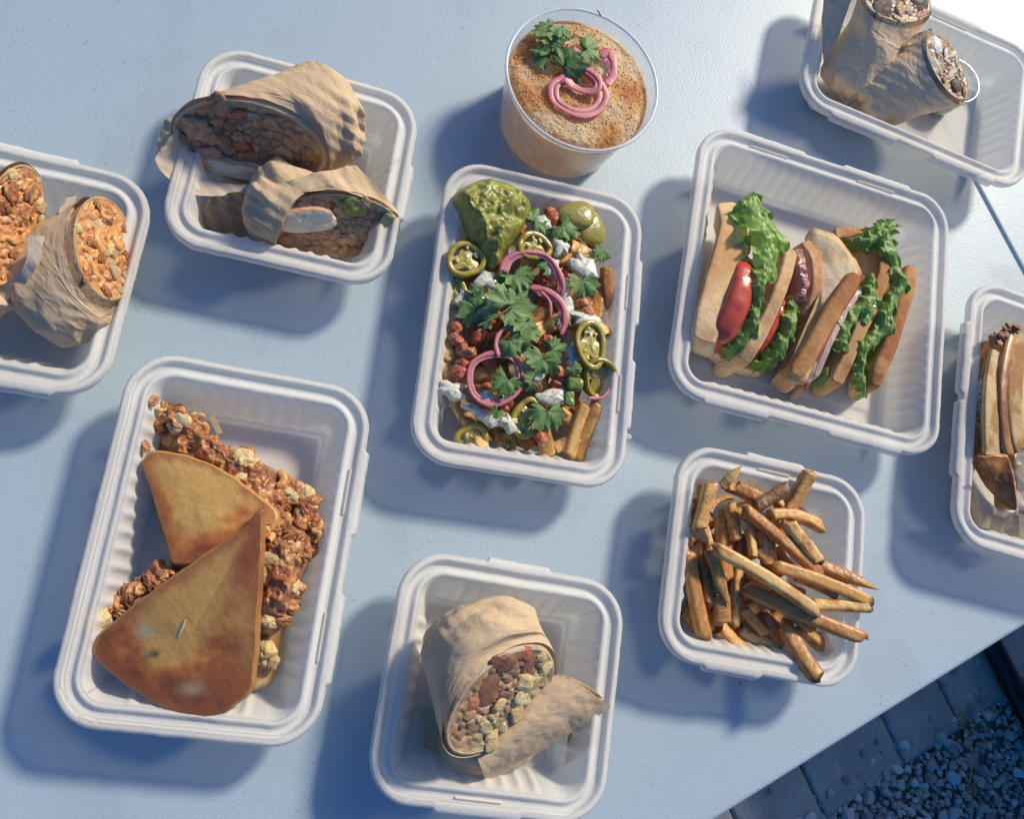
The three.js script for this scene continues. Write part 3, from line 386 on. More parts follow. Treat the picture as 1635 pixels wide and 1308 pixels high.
// ---------------------------------------------------------------- fries
const fryMat = phys({ vertexColors: true, roughness: .37, bumpMap: texFood, bumpScale: .00032, specularIntensity: .8 });
const TONE = { pale: [.78, .49, .18], gold: [.68, .355, .10], brown: [.54, .235, .065], rust: [.47, .185, .05], skin: [.24, .10, .045], lime: [.56, .44, .17] };
let fryNo = 0;
function fryGeo(L, w, tone, { bend = 0, sag = 0, tipA = '', tipB = '', twist = 0 } = {}) {
  const ph = ++fryNo * 7.31, base = TONE[tone], tall = rr(.8, 1.0), nu = 20, nv = 34;
  return surf(nu, nv, (a, b) => {
    const th = a * 2 * Math.PI + twist * b, c = Math.cos(th), s = Math.sin(th), q = Math.pow(Math.abs(c) ** 5 + Math.abs(s) ** 5, -1 / 5);
    let e = (b - .5) * 2, k = 1; const end = (x, tip) => tip === 'point' ? Math.pow(clamp(x / .45), .8) : Math.pow(clamp(x / (.045 * w / .009 + .01)), .35);
    k = Math.min(end(1 - b, tipB), end(b, tipA)); k = Math.max(k, .02);
    const wob = 1 + .22 * (fbm(b * 4 + ph, c, s, 2) - .5) + .10 * (fbm(b * 16 + ph, c * 2, s * 2, 2) - .5);
    const skew = .25 * w * c * Math.sin(ph);
    return [e * L / 2 * (1 - .0) + (Math.abs(e) > .85 ? skew : 0), s * q * w * .5 * tall * k * wob + sag * (1 - e * e), c * q * w * .5 * k * wob + bend * (1 - e * e)];
  }, { close: true, uvf: (a, b) => [a * w * 4, b * L], col: (a, b) => {
    const th = a * 2 * Math.PI + twist * b, corner = Math.abs(Math.sin(2 * th)), n = fbm(b * 5 + ph, Math.cos(th) * 1.2, Math.sin(th) * 1.2, 3), f = vn(b * 60 + ph, Math.cos(th) * 6, Math.sin(th) * 6);
    let c = mix(base, [.40, .165, .045], clamp(sst(.45, .75, n) * .75 + .30 * corner * sst(.3, .6, n)));
    const ends = Math.max(sst(.90, 1, b), sst(.10, 0, b)); c = mix(mix(c, [.86, .62, .28], .35 * sst(.62, .8, vn(b * 22 + ph, Math.cos(th) * 3, Math.sin(th) * 3))), [.30, .12, .035], ends * .75);
    if (tipB === 'char') c = mix(c, [.035, .02, .014], sst(.90, .965, b + .06 * (n - .5))); if (tipA === 'char') c = mix(c, [.035, .02, .014], sst(.10, .035, b));
    if (tone === 'skin') c = mix(c, [.12, .055, .035], sst(.4, .6, f) * .8);
    return c.map((x) => x * (.88 + .24 * f));
  } });
}
function fry(Z, a, b, w, tone, label, o = {}, group = 'plain french fries in the small square tray') {
  const A = Z(...a), B = Z(...b), d = B.clone().sub(A), m = solo('french_fry', fryGeo(d.length(), w, tone, o), fryMat, label, 'french fry', group, A.clone().add(B).multiplyScalar(.5));
  const x = d.normalize(), y = V3(0, 1, 0).addScaledVector(x, -x.y).normalize();
  m.quaternion.setFromRotationMatrix(new THREE.Matrix4().makeBasis(x, y, new THREE.Vector3().crossVectors(x, y))); m.rotateX(o.roll ?? rr(-.35, .35)); return m;
}
{ const Z = zoomed(1030, 700, .3135), h = (l) => .008 + l * .0086, P = (x, y, l) => [x, y, h(l)]; reseed(101);
  const f = (x0, y0, l0, x1, y1, l1, w, tone, label, o) => fry(Z, P(x0, y0, l0), P(x1, y1, l1), w / 7600, tone, label, o);
  f(338, 552, 5, 888, 895, 4.6, 68, 'pale', 'long pale gold fry lying diagonally on top of the heap', { bend: -.002, roll: .1 });
  f(492, 352, 4.6, 905, 712, 4.0, 64, 'rust', 'long reddish brown fry beside the pale one on the heap', { bend: -.0015 });
  f(640, 645, 4.2, 1165, 845, 4.3, 68, 'gold', 'golden fry reaching over the rim with a burnt tip', { tipB: 'char', bend: -.002 });
  f(490, 755, 3.2, 1125, 1025, 4.6, 78, 'brown', 'thick brown fry sticking out over the tray wall at a blunt end', { bend: .001, roll: .1 });
  f(715, 420, 4.6, 885, 638, 4.2, 76, 'pale', 'short fat yellow fry with a dark nub at its end', { tipB: 'char' });
  f(870, 640, 3.6, 1190, 772, 4.8, 66, 'brown', 'brown fry ending in a sharp black point over the rim', { tipB: 'point' });
  f(840, 845, 3.4, 1150, 862, 4.4, 62, 'pale', 'glassy yellow fry under the burnt tipped one', { tipB: 'char' });
  f(625, 395, 4.3, 905, 462, 4.0, 68, 'gold', 'bent golden fry lying crosswise below the upright one', { bend: -.005 });
  f(715, 385, 3.2, 845, 165, 4.8, 78, 'gold', 'broad golden fry standing up against the far wall', { roll: 0 });
  f(550, 355, 4.0, 728, 250, 4.3, 74, 'skin', 'fry with dark mottled potato skin on its upper side', {});
  f(450, 245, 3.0, 600, 318, 3.6, 76, 'brown', 'wide brown fry lying behind the skin sided one', {});
  f(385, 250, 3.2, 492, 140, 4.4, 56, 'pale', 'thin pale fry with a curled pointed tip at the back corner', { tipB: 'point' });
  f(338, 222, 4.2, 272, 470, 4.0, 74, 'gold', 'stubby pale topped fry leaning on the left end of the heap', {});
  f(242, 305, 2.4, 236, 440, 2.6, 62, 'rust', 'dark short fry against the left wall near the back', {});
  f(325, 385, 4.4, 445, 300, 4.4, 34, 'brown', 'skinny curled fry resting across the back left fries', { bend: -.004 });
  f(212, 560, 3.0, 305, 1035, 2.6, 78, 'brown', 'long brown fry along the left wall of the tray', { bend: .001, roll: 0 });
  f(278, 520, 2.6, 322, 860, 2.6, 62, 'rust', 'dark fry just inside the long one at the left wall', {});
  f(325, 560, 3.8, 425, 855, 3.6, 62, 'gold', 'golden fry with a slanted point left of the heap centre', { tipB: 'point' });
  f(305, 450, 3.4, 348, 590, 3.4, 36, 'pale', 'thin pale sliver between the stubby fry and the long one', {});
  f(395, 380, 2.6, 405, 740, 2.4, 82, 'brown', 'thick orange brown fry in the middle of the heap', {});
  f(428, 325, 3.4, 462, 525, 3.2, 62, 'gold', 'golden fry upright beside the curled skinny one', {});
  f(495, 410, 3.8, 548, 612, 3.8, 46, 'pale', 'narrow curved pale yellow fry in the centre of the heap', { bend: -.003 });
  f(618, 480, 3.2, 628, 655, 3.0, 78, 'pale', 'yellow fry wedged under the reddish long fry', {});
  f(470, 640, 2.4, 448, 965, 1.8, 60, 'pale', 'pale straight fry going down into the near side of the heap', {});
  f(385, 790, 2.8, 392, 950, 2.8, 90, 'brown', 'blunt thick fry end facing the near side', {});
  f(370, 945, 1.6, 525, 1105, 1.4, 82, 'gold', 'golden fry lying lowest at the near left of the heap', { bend: .002 });
  f(700, 930, 2.2, 890, 1235, 4.4, 86, 'brown', 'thick fry hanging over the near rim with a burnt black end', { tipB: 'char', bend: .002, roll: .05 });
  f(780, 950, 1.8, 940, 1098, 1.6, 72, 'gold', 'short golden fry beside the one hanging over the near rim', {});
  f(495, 865, 2.4, 615, 1000, 1.8, 54, 'brown', 'short brown fry between the pale straight one and the thick brown one', {});
  f(475, 965, 1.2, 705, 1052, 1.0, 62, 'lime', 'greenish pale fry lying flat on the tray bottom', { bend: .003 });
  f(590, 890, 1.6, 705, 1045, 1.2, 82, 'rust', 'dark brown fry at the bottom beside the greenish one', {});
  f(195, 875, 1.0, 255, 965, 1.0, 60, 'brown', 'dark stub beneath the long brown fry at the left wall', {});
  f(485, 490, 2.8, 486, 610, 2.8, 54, 'skin', 'small fry with dark skin in the centre of the heap', {});
  f(520, 690, 3.0, 810, 800, 2.8, 62, 'rust', 'dark fry showing beneath the long pale one', {});
  f(655, 555, 2.4, 735, 670, 2.4, 62, 'gold', 'short fry between the yellow wedge and the golden burnt tipped one', {});
  f(880, 985, 1.2, 945, 1090, 1.0, 54, 'rust', 'small dark fry low at the near right of the heap', {});
  f(185, 490, 2.2, 245, 545, 2.6, 58, 'skin', 'dark skinned stub resting on the left wall', {});
  f(285, 850, 1.6, 345, 965, 1.2, 62, 'brown', 'brown fry beneath the blunt thick end at the near left', {});
  f(440, 200, 3.0, 432, 275, 3.4, 54, 'rust', 'dark upright stub below the curled pointed tip', {});
  for (const [a, b, w, t, s] of [[[560, 560, 3.2], [700, 700, 3.0], 52, 'gold', 'slim golden fry peeking out between the two long ones'], [[250, 640, 2.2], [270, 820, 2.2], 48, 'pale', 'slim pale fry along the dark one at the left wall'], [[600, 800, 3.4], [860, 980, 2.8], 54, 'gold', 'golden fry beneath the thick blunt one on the near side'], [[760, 700, 3.4], [980, 800, 3.6], 50, 'gold', 'slim golden fry under the burnt tipped one'], [[350, 620, 3.0], [360, 800, 2.6], 50, 'gold', 'slim golden fry at the left of the heap centre'], [[640, 300, 3.2], [800, 420, 3.6], 50, 'brown', 'brown fry crossing behind the short fat yellow one'], [[860, 720, 3.0], [1050, 800, 3.6], 46, 'gold', 'thin golden fry between the pointed and the burnt tipped ones'], [[560, 430, 3.3], [600, 560, 3.0], 46, 'gold', 'slim golden fry left of the yellow wedge']]) f(...a, ...b, w, t, s, {});
  for (let i = 0; i < 22; i++) { const x = rr(260, 780), y = rr(330, 940), t = rr(0, 3.1), L = rr(90, 170); f(x - Math.cos(t) * L, y - Math.sin(t) * L, rr(.1, 1.6), x + Math.cos(t) * L, y + Math.sin(t) * L, rr(.1, 1.6), rr(56, 78), pick(['brown', 'rust', 'gold']), 'fry buried in the lower layers of the plain heap', {}); }
}
const oliveMatWhite = phys({ vertexColors: true, roughness: .3, transmission: .15, thickness: 0, clearcoat: .3, clearcoatRoughness: .2 });
const guacMat = phys({ vertexColors: true, roughness: .34, bumpMap: texFood, bumpScale: .0008, clearcoat: .25, clearcoatRoughness: .3 });
const oliveMatGreen = phys({ color: rgb(.16, .22, .05), roughness: .3 });
// ---------------------------------------------------------------- loaded fries: greens, rings, sauce
const leafMat = phys({ vertexColors: true, roughness: .5, transmission: .25, thickness: 0, bumpMap: texFood, bumpScale: .0005, specularIntensity: .7 });
const oliveMat = phys({ vertexColors: true, roughness: .22, bumpMap: texFood, bumpScale: .0004, clearcoat: .5, clearcoatRoughness: .15 });
const onionMat = phys({ vertexColors: true, roughness: .42, transmission: .4, thickness: 0, clearcoat: .12, clearcoatRoughness: .25, bumpMap: texFood, bumpScale: .0002 });
function orient(o, n, spin) { o.quaternion.setFromUnitVectors(V3(0, 1, 0), n.clone().normalize()).multiply(new THREE.Quaternion().setFromAxisAngle(V3(0, 1, 0), spin)); return o; }
function leafGeo(size, sd, pale = 0) {
  const lobes = [[0, 1, .56], [.72, .96, .55], [-.72, .96, .55], [1.45, .74, .52], [-1.45, .74, .52]].map(([p, l, w], i) => [p + .16 * (vn(sd + i, 3) - .5), l * (.8 + .4 * vn(sd + i * 2.1, 5)), w]);
  const near = (f) => { let best = 0, dd = 1; for (const [p, l, w] of lobes) { const d = Math.abs(f - p), s = l * Math.pow(clamp(1 - (d / w) ** 2), .42); if (s > best) { best = s; dd = d; } } return [Math.max(best, .13), dd]; };
  return surf(160, 9, (a, b) => { const f = (a - .5) * 2 * Math.PI, [R0] = near(f), teeth = 1 - .17 * Math.pow(Math.abs(Math.sin(f * 7.4 + sd)), 1.4) * sst(.5, 1, b) - .05 * Math.abs(Math.sin(f * 19 + sd)) * sst(.6, 1, b), R = R0 * teeth * b * size, x = R * Math.cos(f), z = R * Math.sin(f);
    const y = size * (.34 * (fbm(x / size * 1.6 + sd, z / size * 1.3, sd, 2) - .5) * (b + .2) + .17 * b * b * Math.cos(f * 2 + sd) + .05 * b * Math.cos(f * 5) - .12 * b * b); return [x, y, z]; },
    { close: true, uvf: (a, b) => [a * .05, b * .02], col: (a, b) => { const f = (a - .5) * 2 * Math.PI, [, d] = near(f), vein = Math.exp(-((d * b * 14) ** 2)) * .8 + .25 * Math.exp(-((Math.sin(f * 6.8 + sd) * 3) ** 2)); const n = vn(a * 30 + sd, b * 6); return mix(mix([.105, .215, .030], [.28, .42, .12], pale), [.23, .36, .19], clamp(vein * .55 + .12 * n)); } });
}
function cilantro(pos, size, n, spin, label, group, { leaves = 2, pale = 0, stem = 0 } = {}) {
  const o = thing('cilantro_sprig', label, 'cilantro', pos, 0, group);
  for (let i = 0; i < leaves; i++) { const m = part(o, 'leaf', leafGeo(size * rr(.85, 1.1), rr(0, 50), pale * rr(.6, 1.2)), leafMat); const a = spin + [0, 1.25, -1.25, 2.6][i % 4]; m.position.set(-Math.cos(spin) * size * .45 + Math.cos(a) * size * .12, .0012 * i, -Math.sin(spin) * size * .45 + Math.sin(a) * size * .12); orient(m, n.clone().add(V3(rr(-.3, .3), 0, rr(-.3, .3))), -a); }
  if (stem) part(o, 'stem', new THREE.TubeGeometry(new THREE.QuadraticBezierCurve3(V3(0, .001, 0), V3(Math.cos(spin + 3) * stem * .5, .004, Math.sin(spin + 3) * stem * .5), V3(Math.cos(spin + 3.2) * stem, .001, Math.sin(spin + 3.2) * stem)), 16, .0008, 6), leafMat).geometry = paint(new THREE.TubeGeometry(new THREE.QuadraticBezierCurve3(V3(0, .001, 0), V3(Math.cos(spin + 3) * stem * .5, .004, Math.sin(spin + 3) * stem * .5), V3(Math.cos(spin + 3.2) * stem, .001, Math.sin(spin + 3.2) * stem)), 16, .0008, 6), () => [.2, .32, .14]);
  return o;
}
function jalapeno(pos, rx, rz, n, spin, label, { thick = .0055, dark = 0, cap = 0, seeds = 7, cut = 0 } = {}) {
  const sd = rr(0, 60), o = thing('jalapeno_slice', label, 'jalapeno', pos, 0, 'pickled jalapeno slices on the loaded fries'), inner = new THREE.Group(); orient(o, n, spin);
  const span = 2 * Math.PI * (1 - cut), rad = (th) => 1 + .05 * Math.cos(3 * th + sd) + .06 * (vn(Math.cos(th) * 1.5 + sd, Math.sin(th) * 1.5) - .5);
  part(o, 'flesh_ring', surf(64, 20, (a, b) => { const th = a * span, ph = b * 2 * Math.PI, c = Math.cos(ph), s = Math.sin(ph), q = Math.pow(Math.abs(c) ** 3 + Math.abs(s) ** 3, -1 / 3), w = .0023, k = rad(th); return [Math.cos(th) * (rx * k - w + c * q * w), s * q * thick * .5 + .0012 * (vn(th * 2, sd) - .5), Math.sin(th) * (rz * k - w + c * q * w)]; }, { close: !cut, uvf: (a, b) => [a * .06, b * .012], col: (a, b, p) => { const out = Math.cos(b * 2 * Math.PI), n2 = fbm(p[0] * 200 + sd, p[1] * 200, p[2] * 200, 3); return mix(mix([.48, .37, .06], [.35, .27, .035], n2), [.27 - .10 * dark, .20 - .08 * dark, .02], sst(.2, .9, out) * .8); } }), oliveMat);
  if (cap) part(o, 'skin_cap', surf(40, 12, (a, b) => { const th = a * 2 * Math.PI, f = b * Math.PI / 2, k = rad(th); return [Math.cos(th) * rx * k * Math.cos(f) * .99, thick * .2 - cap * Math.sin(f), Math.sin(th) * rz * k * Math.cos(f) * .99]; }, { close: true, col: (a, b, p) => { const n2 = fbm(p[0] * 150, p[1] * 150, p[2] * 150 + sd, 3); return mix([.28, .24, .04], [.42, .35, .08], n2); }, uvf: (a, b) => [a * .06, b * .02] }), oliveMat);
  part(o, 'core', surf(36, 8, (a, b) => { const th = a * 2 * Math.PI, k = rad(th) * b * (.40 + .34 * Math.abs(Math.cos(1.5 * th + sd))); return [Math.cos(th) * rx * k, .0012 * (1 - b) + .0012 * (fbm(a * 9 + sd, b * 4, 1, 2) - .5), Math.sin(th) * rz * k]; }, { close: true, col: (a, b) => mix([.52, .42, .11], [.42, .33, .06], vn(a * 14, b * 5 + sd)), uvf: (a, b) => [a * .05, b * .01] }), oliveMat);
  for (let i = 0; i < seeds; i++) { const th = rr(0, span), k = rr(.3, .68), m = part(o, 'seed', seedGeo, seedMat); m.position.set(Math.cos(th) * rx * k, .0016, Math.sin(th) * rz * k); m.rotation.set(rr(-.4, .4), rr(0, 6), rr(-.4, .4)); }
  return o;
}
const seedGeo = new THREE.SphereGeometry(.0013, 12, 8).scale(1.2, .5, 1), seedMat = phys({ color: rgb(.60, .54, .24), roughness: .35 });
function onion(pts, label, group, { w = .0026, t = .0010, closed = false, inner = 0 } = {}) {
  const c = new THREE.CatmullRomCurve3(pts, closed, 'centripetal'), o0 = pts.reduce((s, p) => s.add(p), V3(0, 0, 0)).multiplyScalar(1 / pts.length), n = 90, sd = rr(0, 40);
  const o = thing('onion_ring', label, 'onion', o0, 0, group), L0 = c.getPoint(0).distanceTo(o0), ring = (k, ww, tt, dy, c0, c1) => surf(18, n, (a, b) => { const p = c.getPoint(closed ? b % 1 : b), q = c.getTangent(closed ? b % 1 : clamp(b, .001, .999)), side = V3(-q.z, 0, q.x).normalize(), th = a * 2 * Math.PI, e = closed ? 1 : Math.pow(clamp(Math.min(b, 1 - b) / .06), .5) * .9 + .1, wv = 1 + .55 * (vn(b * 9 + sd, 1) - .5); p.lerp(o0, k).addScaledVector(side, Math.cos(th) * ww * e * wv); p.y += Math.sin(th) * tt * e + dy; return [p.x - o0.x, p.y - o0.y, p.z - o0.z]; }, { close: true, uvf: (a, b) => [a * .01, b * .1], col: (a, b) => { const th = a * 2 * Math.PI, x = Math.abs(Math.cos(th)); return mix(c0, c1, clamp(sst(.5, 1, x) * .8 + .4 * (fbm(b * 14 + sd, a * 3, 2, 2) - .4))); } });
  part(o, 'outer_layer', ring(0, w * .60, t * .75, 0, [.82, .32, .34], [.64, .08, .13]), onionMat);
  part(o, 'inner_layer', ring(w * .85 / L0, w * .50, t * .6, -.0007, [.84, .42, .42], [.68, .15, .20]), onionMat);
  if (inner) part(o, 'inner_layer', ring(inner + w * 1.0 / L0, w * .42, t * .5, -.0010, [.84, .42, .42], [.68, .15, .20]), onionMat);
  return o;
}
function dollop(name, label, category, Z, outline, h0, H, { p = 2.2, lump: lf = 120, amp = .003, mat, col, group, nv = 26, nu = 90, parent, soft = 0 } = {}) {
  const pts = outline.map(([x, y, h]) => Z(x, y, h0 + (h ?? 0))), c = new THREE.CatmullRomCurve3(pts, true, 'centripetal'), m = pts.reduce((s, q) => s.add(q), V3(0, 0, 0)).multiplyScalar(1 / pts.length);
  const g = surf(nu, nv, (a, b) => { const q = c.getPoint(a % 1), r = Math.min(1, b * 1.08), under = b > .926 ? (b - .926) / .074 : 0, x = lerp(m.x, q.x, r), z = lerp(m.z, q.z, r); let y = lerp(m.y, q.y, r) + H * Math.pow(1 - Math.pow(r, p), .7) + amp * (1 - r ** 9) * ((soft ? 1.6 * (fbm(x * lf + 2 * vn(x * 40, z * 40), z * lf, 3, 2) - .5) + .5 * (ridge(x * lf * .6, z * lf * .6, 3, 2) - .5) : (ridge(x * lf, z * lf, 3, 2) - .5) * 1.5) + (fbm(x * lf * 3, z * lf * 3, 8, 2) - .5) * .7); y -= under * Math.min(.006, H + .002); return [x - m.x, y - m.y, z - m.z]; }, { close: true, col: (a, b, q) => col(q[0] + m.x, q[1], q[2] + m.z), uvf: (a, b) => [a * .1, b * .03] });
  boxUv(g); if (parent) { const k = part(parent, name, g, mat); k.position.copy(m).sub(parent.position); return k; }
  return solo(name, g, mat, label, category, group, m);
}
{ const Z = zoomed(640, 250, .4129), G = 'fries under the toppings of the loaded tray', up = (x, z) => V3(x, 1, z); reseed(303);
  const f = (x0, y0, h0, x1, y1, h1, w, tone, label, o) => fry(Z, [x0, y0, h0], [x1, y1, h1], w / 5200, tone, label, o, G);
  // bed of fries
  for (let i = 0; i < 40; i++) { const x = rr(250, 720), y = rr(240, 1040), t = rr(.3, 2.9), L = rr(70, 130); f(x - Math.cos(t) * L, y - Math.sin(t) * L, rr(.008, .026), x + Math.cos(t) * L, y + Math.sin(t) * L, rr(.008, .026), rr(42, 56), pick(['brown', 'gold', 'rust', 'pale']), 'fry buried beneath salsa and sauce in the loaded tray'); }
  f(198, 640, .030, 178, 800, .030, 46, 'pale', 'pale fry along the left wall above the small sauce blob'); f(168, 770, .028, 232, 1035, .022, 48, 'pale', 'pale fry ending in a point beside the left wall of the loaded tray', { tipB: 'point' });
  f(540, 1030, .030, 572, 1165, .020, 58, 'gold', 'short golden fry poking out at the near end of the loaded tray'); f(590, 1130, .016, 690, 1085, .022, 48, 'pale', 'pale fry lying crosswise behind the poking pair');
  f(712, 950, .030, 648, 1165, .018, 46, 'pale', 'yellow split fry of the pair at the near right', { bend: .001 }); f(765, 945, .030, 682, 1182, .016, 52, 'gold', 'orange fry of the pair at the near right', { bend: .001 });
  f(792, 425, .034, 808, 632, .026, 46, 'rust', 'reddish fry against the right wall with a torn end', { tipB: 'point' }); f(650, 350, .034, 748, 402, .036, 60, 'pale', 'pale flat fry under the sauce near the far right');
  f(600, 395, .034, 720, 420, .036, 52, 'gold', 'golden fry crossing below the pale flat one'); f(770, 470, .026, 752, 640, .026, 50, 'brown', 'brown fry between the right wall and the leaf'); f(300, 1020, .018, 520, 1120, .016, 52, 'rust', 'dark fry under the jalapeno rings at the near left'); f(690, 590, .03, 800, 700, .03, 54, 'gold', 'golden fry under the large jalapeno slice'); f(235, 470, .02, 300, 600, .024, 52, 'brown', 'brown fry below the guacamole on the left');
  // salsa and bean pieces
  const dice = (x, y, h, s, kind) => { const m = solo(kind === 'bean' ? 'bean' : 'diced_tomato', pick(lumps[kind]), lumpMat(kind), kind === 'bean' ? 'soft brown bean scattered among the loaded fries' : 'small red tomato dice scattered over the loaded fries', kind === 'bean' ? 'bean' : 'tomato', kind === 'bean' ? 'beans on the loaded fries' : 'tomato dice on the loaded fries', Z(x, y, h)); m.rotation.set(rr(0, 6), rr(0, 6), rr(0, 6)); m.scale.setScalar(s); };
  for (const [x, y] of [[222, 715], [260, 758], [235, 742], [205, 700], [310, 690], [345, 692], [225, 835], [240, 800], [300, 905], [330, 890], [352, 880], [612, 850], [640, 868], [600, 880], [595, 912], [625, 905], [612, 830], [555, 742], [570, 715], [545, 480], [575, 500], [600, 505], [560, 465], [640, 470], [655, 440], [600, 325], [620, 300], [575, 215], [590, 240], [330, 660], [290, 700], [280, 800], [420, 640], [215, 660], [700, 560], [720, 600], [540, 1080], [470, 880]]) dice(x, y, .034 + rr(0, .005), rr(.0038, .0062), 'salsa');
  for (let i = 0; i < 40; i++) dice(rr(230, 720), rr(300, 980), .028 + rr(0, .006), rr(.0035, .0055), pick(['salsa', 'bean', 'salsa', 'bean']));
  // sauce
  const white = (x, y, z) => { const s = sst(.70, .76, vn(x * 700, z * 700, 3)); return mix([.80, .78, .64], [.20, .28, .10], s * .7); };
  const blob = (x, y, rx, ry, a, h, label) => dollop('sauce_dollop', label, 'sauce', Z, [...Array(13).keys()].map((i) => { const t = i / 13 * 6.283, k = rr(.7, 1.6), px = Math.cos(t) * rx * k, py = Math.sin(t) * ry * k; return [x + px * Math.cos(a) - py * Math.sin(a), y + px * Math.sin(a) + py * Math.cos(a)]; }), h + .0030, .0022, { amp: .0009, lump: 60, mat: oliveMatWhite, col: white, group: 'white herb sauce on the loaded fries', nu: 60, nv: 20 });
  blob(335, 478, 48, 40, 0, .036, 'white sauce blob just under the guacamole tail'); blob(290, 575, 62, 44, .3, .036, 'large white sauce patch left of the big cilantro sprig'); blob(350, 1010, 95, 26, .35, .030, 'long white sauce streak below the lowest onion ring'); blob(420, 1035, 34, 24, .8, .032, 'rounded end of the white sauce streak beside the jalapeno ring'); blob(192, 900, 50, 28, .15, .034, 'white sauce blob hanging on the left wall fry');
  blob(552, 260, 28, 24, .5, .040, 'small white sauce spot at the far end'); blob(620, 345, 30, 24, .9, .041, 'white sauce spot right of the far jalapeno ring'); blob(708, 425, 52, 30, .7, .040, 'white sauce with green specks over the flat pale fry'); blob(715, 628, 66, 26, .35, .036, 'white sauce drizzle above the large jalapeno slice'); blob(640, 560, 22, 60, 0, .036, 'narrow white sauce drip beside the pink onion'); blob(515, 805, 44, 40, .6, .038, 'white sauce patch in the middle of the lower leaves'); blob(590, 925, 52, 26, .2, .036, 'white sauce under the lowest big leaf'); blob(770, 1112, 34, 12, .1, .014, 'stray white sauce smear on the tray floor'); blob(582, 420, 24, 28, 0, .041, 'white sauce spot inside the large onion arc'); blob(330, 930, 36, 20, .3, .036, 'white sauce caught inside the lowest onion ring'); blob(660, 770, 24, 44, 0, .034, 'pale sauce pool left of the large jalapeno slice');
  // guacamole
  dollop('guacamole_scoop', 'big lumpy green guacamole scoop at the far corner of the loaded fries', 'guacamole', Z, [[205, 155], [270, 105], [350, 90], [440, 120], [500, 190], [480, 260], [445, 315], [400, 375], [362, 435], [330, 420], [300, 375], [265, 310], [240, 245]], .040, .017, { p: 3.0, amp: .0075, lump: 62, soft: 1, mat: guacMat, nu: 180, nv: 70, col: (x, y, z) => { const n = fbm(x * 130, y * 130, z * 130, 4), d = vn(x * 500, y * 500, z * 500); return mix([.225, .225, .03], [.41, .385, .075], clamp((n - .3) * 2)).map((c) => c * (.82 + .3 * d)); } });
  // jalapenos
  jalapeno(Z(250, 400, .042), .0150, .0135, up(.0, .05), .3, 'jalapeno ring just left of the guacamole tail', { seeds: 9 }); jalapeno(Z(515, 348, .046), .0140, .0110, up(.15, .2), 0, 'jalapeno ring touching the right side of the guacamole'); jalapeno(Z(680, 228, .040), .0150, .0120, up(-.1, -.2), .2, 'jalapeno slice rounded side up at the far right', { cap: -.006, seeds: 0, dark: .3 }); jalapeno(Z(735, 280, .036), .0120, .0130, up(.2, .1), .5, 'jalapeno slice with orange seeds beside the rounded one', { cap: -.004, seeds: 3 });
  jalapeno(Z(212, 530, .034), .0090, .0125, up(-.3, .1), 0, 'jalapeno ring on edge at the left wall', { seeds: 4 }); jalapeno(Z(762, 850, .032), .0135, .0160, up(.1, .5), .2, 'dark jalapeno end piece under the large slice', { cap: .010, thick: .012, seeds: 3, dark: .5 }); jalapeno(Z(732, 728, .042), .0128, .0185, up(.12, .1), .15, 'large upright jalapeno slice with pale seeds at the right', { seeds: 8 }); jalapeno(Z(482, 1012, .034), .0105, .0155, up(-.1, .1), -.25, 'jalapeno ring left of the lowest big leaf', { seeds: 6 });
  jalapeno(Z(276, 1090, .024), .0125, .0110, up(-.1, .15), .2, 'yellow green jalapeno ring at the near left corner', { seeds: 6 }); jalapeno(Z(402, 1108, .020), .0095, .0085, up(.1, .1), 2.2, 'broken jalapeno ring at the near wall', { cut: .3, seeds: 1 });
  { const m = solo('jalapeno_piece', pick(lumps.pepper), oliveMatGreen, 'small bright green pepper chunk beside the lower tomato dice', 'pepper', undefined, Z(672, 880, .042)); m.scale.setScalar(.006); const k = solo('jalapeno_piece', pick(lumps.pepper), oliveMatGreen, 'green pepper sliver above the near end pair of fries', 'pepper', undefined, Z(650, 935, .040)); k.scale.set(.004, .004, .008); }
  // onions
  const on = (pts, label, o) => onion(pts.map(([x, y, h]) => Z(x, y, h)), label, 'pickled onion rings on the loaded fries', o);
  on([[440, 775, .044], [470, 830, .045], [460, 900, .044], [410, 945, .043], [345, 960, .042], [285, 930, .042], [262, 870, .043], [275, 800, .044], [330, 765, .045], [390, 760, .046]], 'complete pink onion ring at the lower left of the loaded fries', { closed: true, w: .0029 });
  on([[495, 505, .046], [560, 515, .048], [620, 560, .049], [640, 620, .049], [620, 690, .047]], 'broad magenta onion arc right of the big cilantro sprig', { w: .0040, inner: .14 });
  on([[385, 455, .046], [410, 395, .047], [480, 368, .048], [560, 380, .048], [605, 430, .048], [630, 500, .046], [622, 540, .044]], 'long thin pink onion arc under the guacamole', { w: .0030, inner: .06 });
  on([[378, 775, .047], [368, 720, .047], [390, 672, .047], [435, 660, .047]], 'short pink onion curl above the complete ring', { w: .0028 }); on([[540, 520, .050], [575, 560, .052], [580, 620, .050]], 'inner pink onion sliver inside the broad arc', { w: .0020 }); on([[720, 935, .036], [780, 930, .036], [815, 890, .036]], 'faint pink onion strip below the dark jalapeno end', { w: .0022 });
  // cilantro
  const ci = (x, y, h, s, nx, nz, spin, label, o) => cilantro(Z(x, y, h), s / 5400, up(nx, nz), spin, label, 'cilantro on the loaded fries', o);
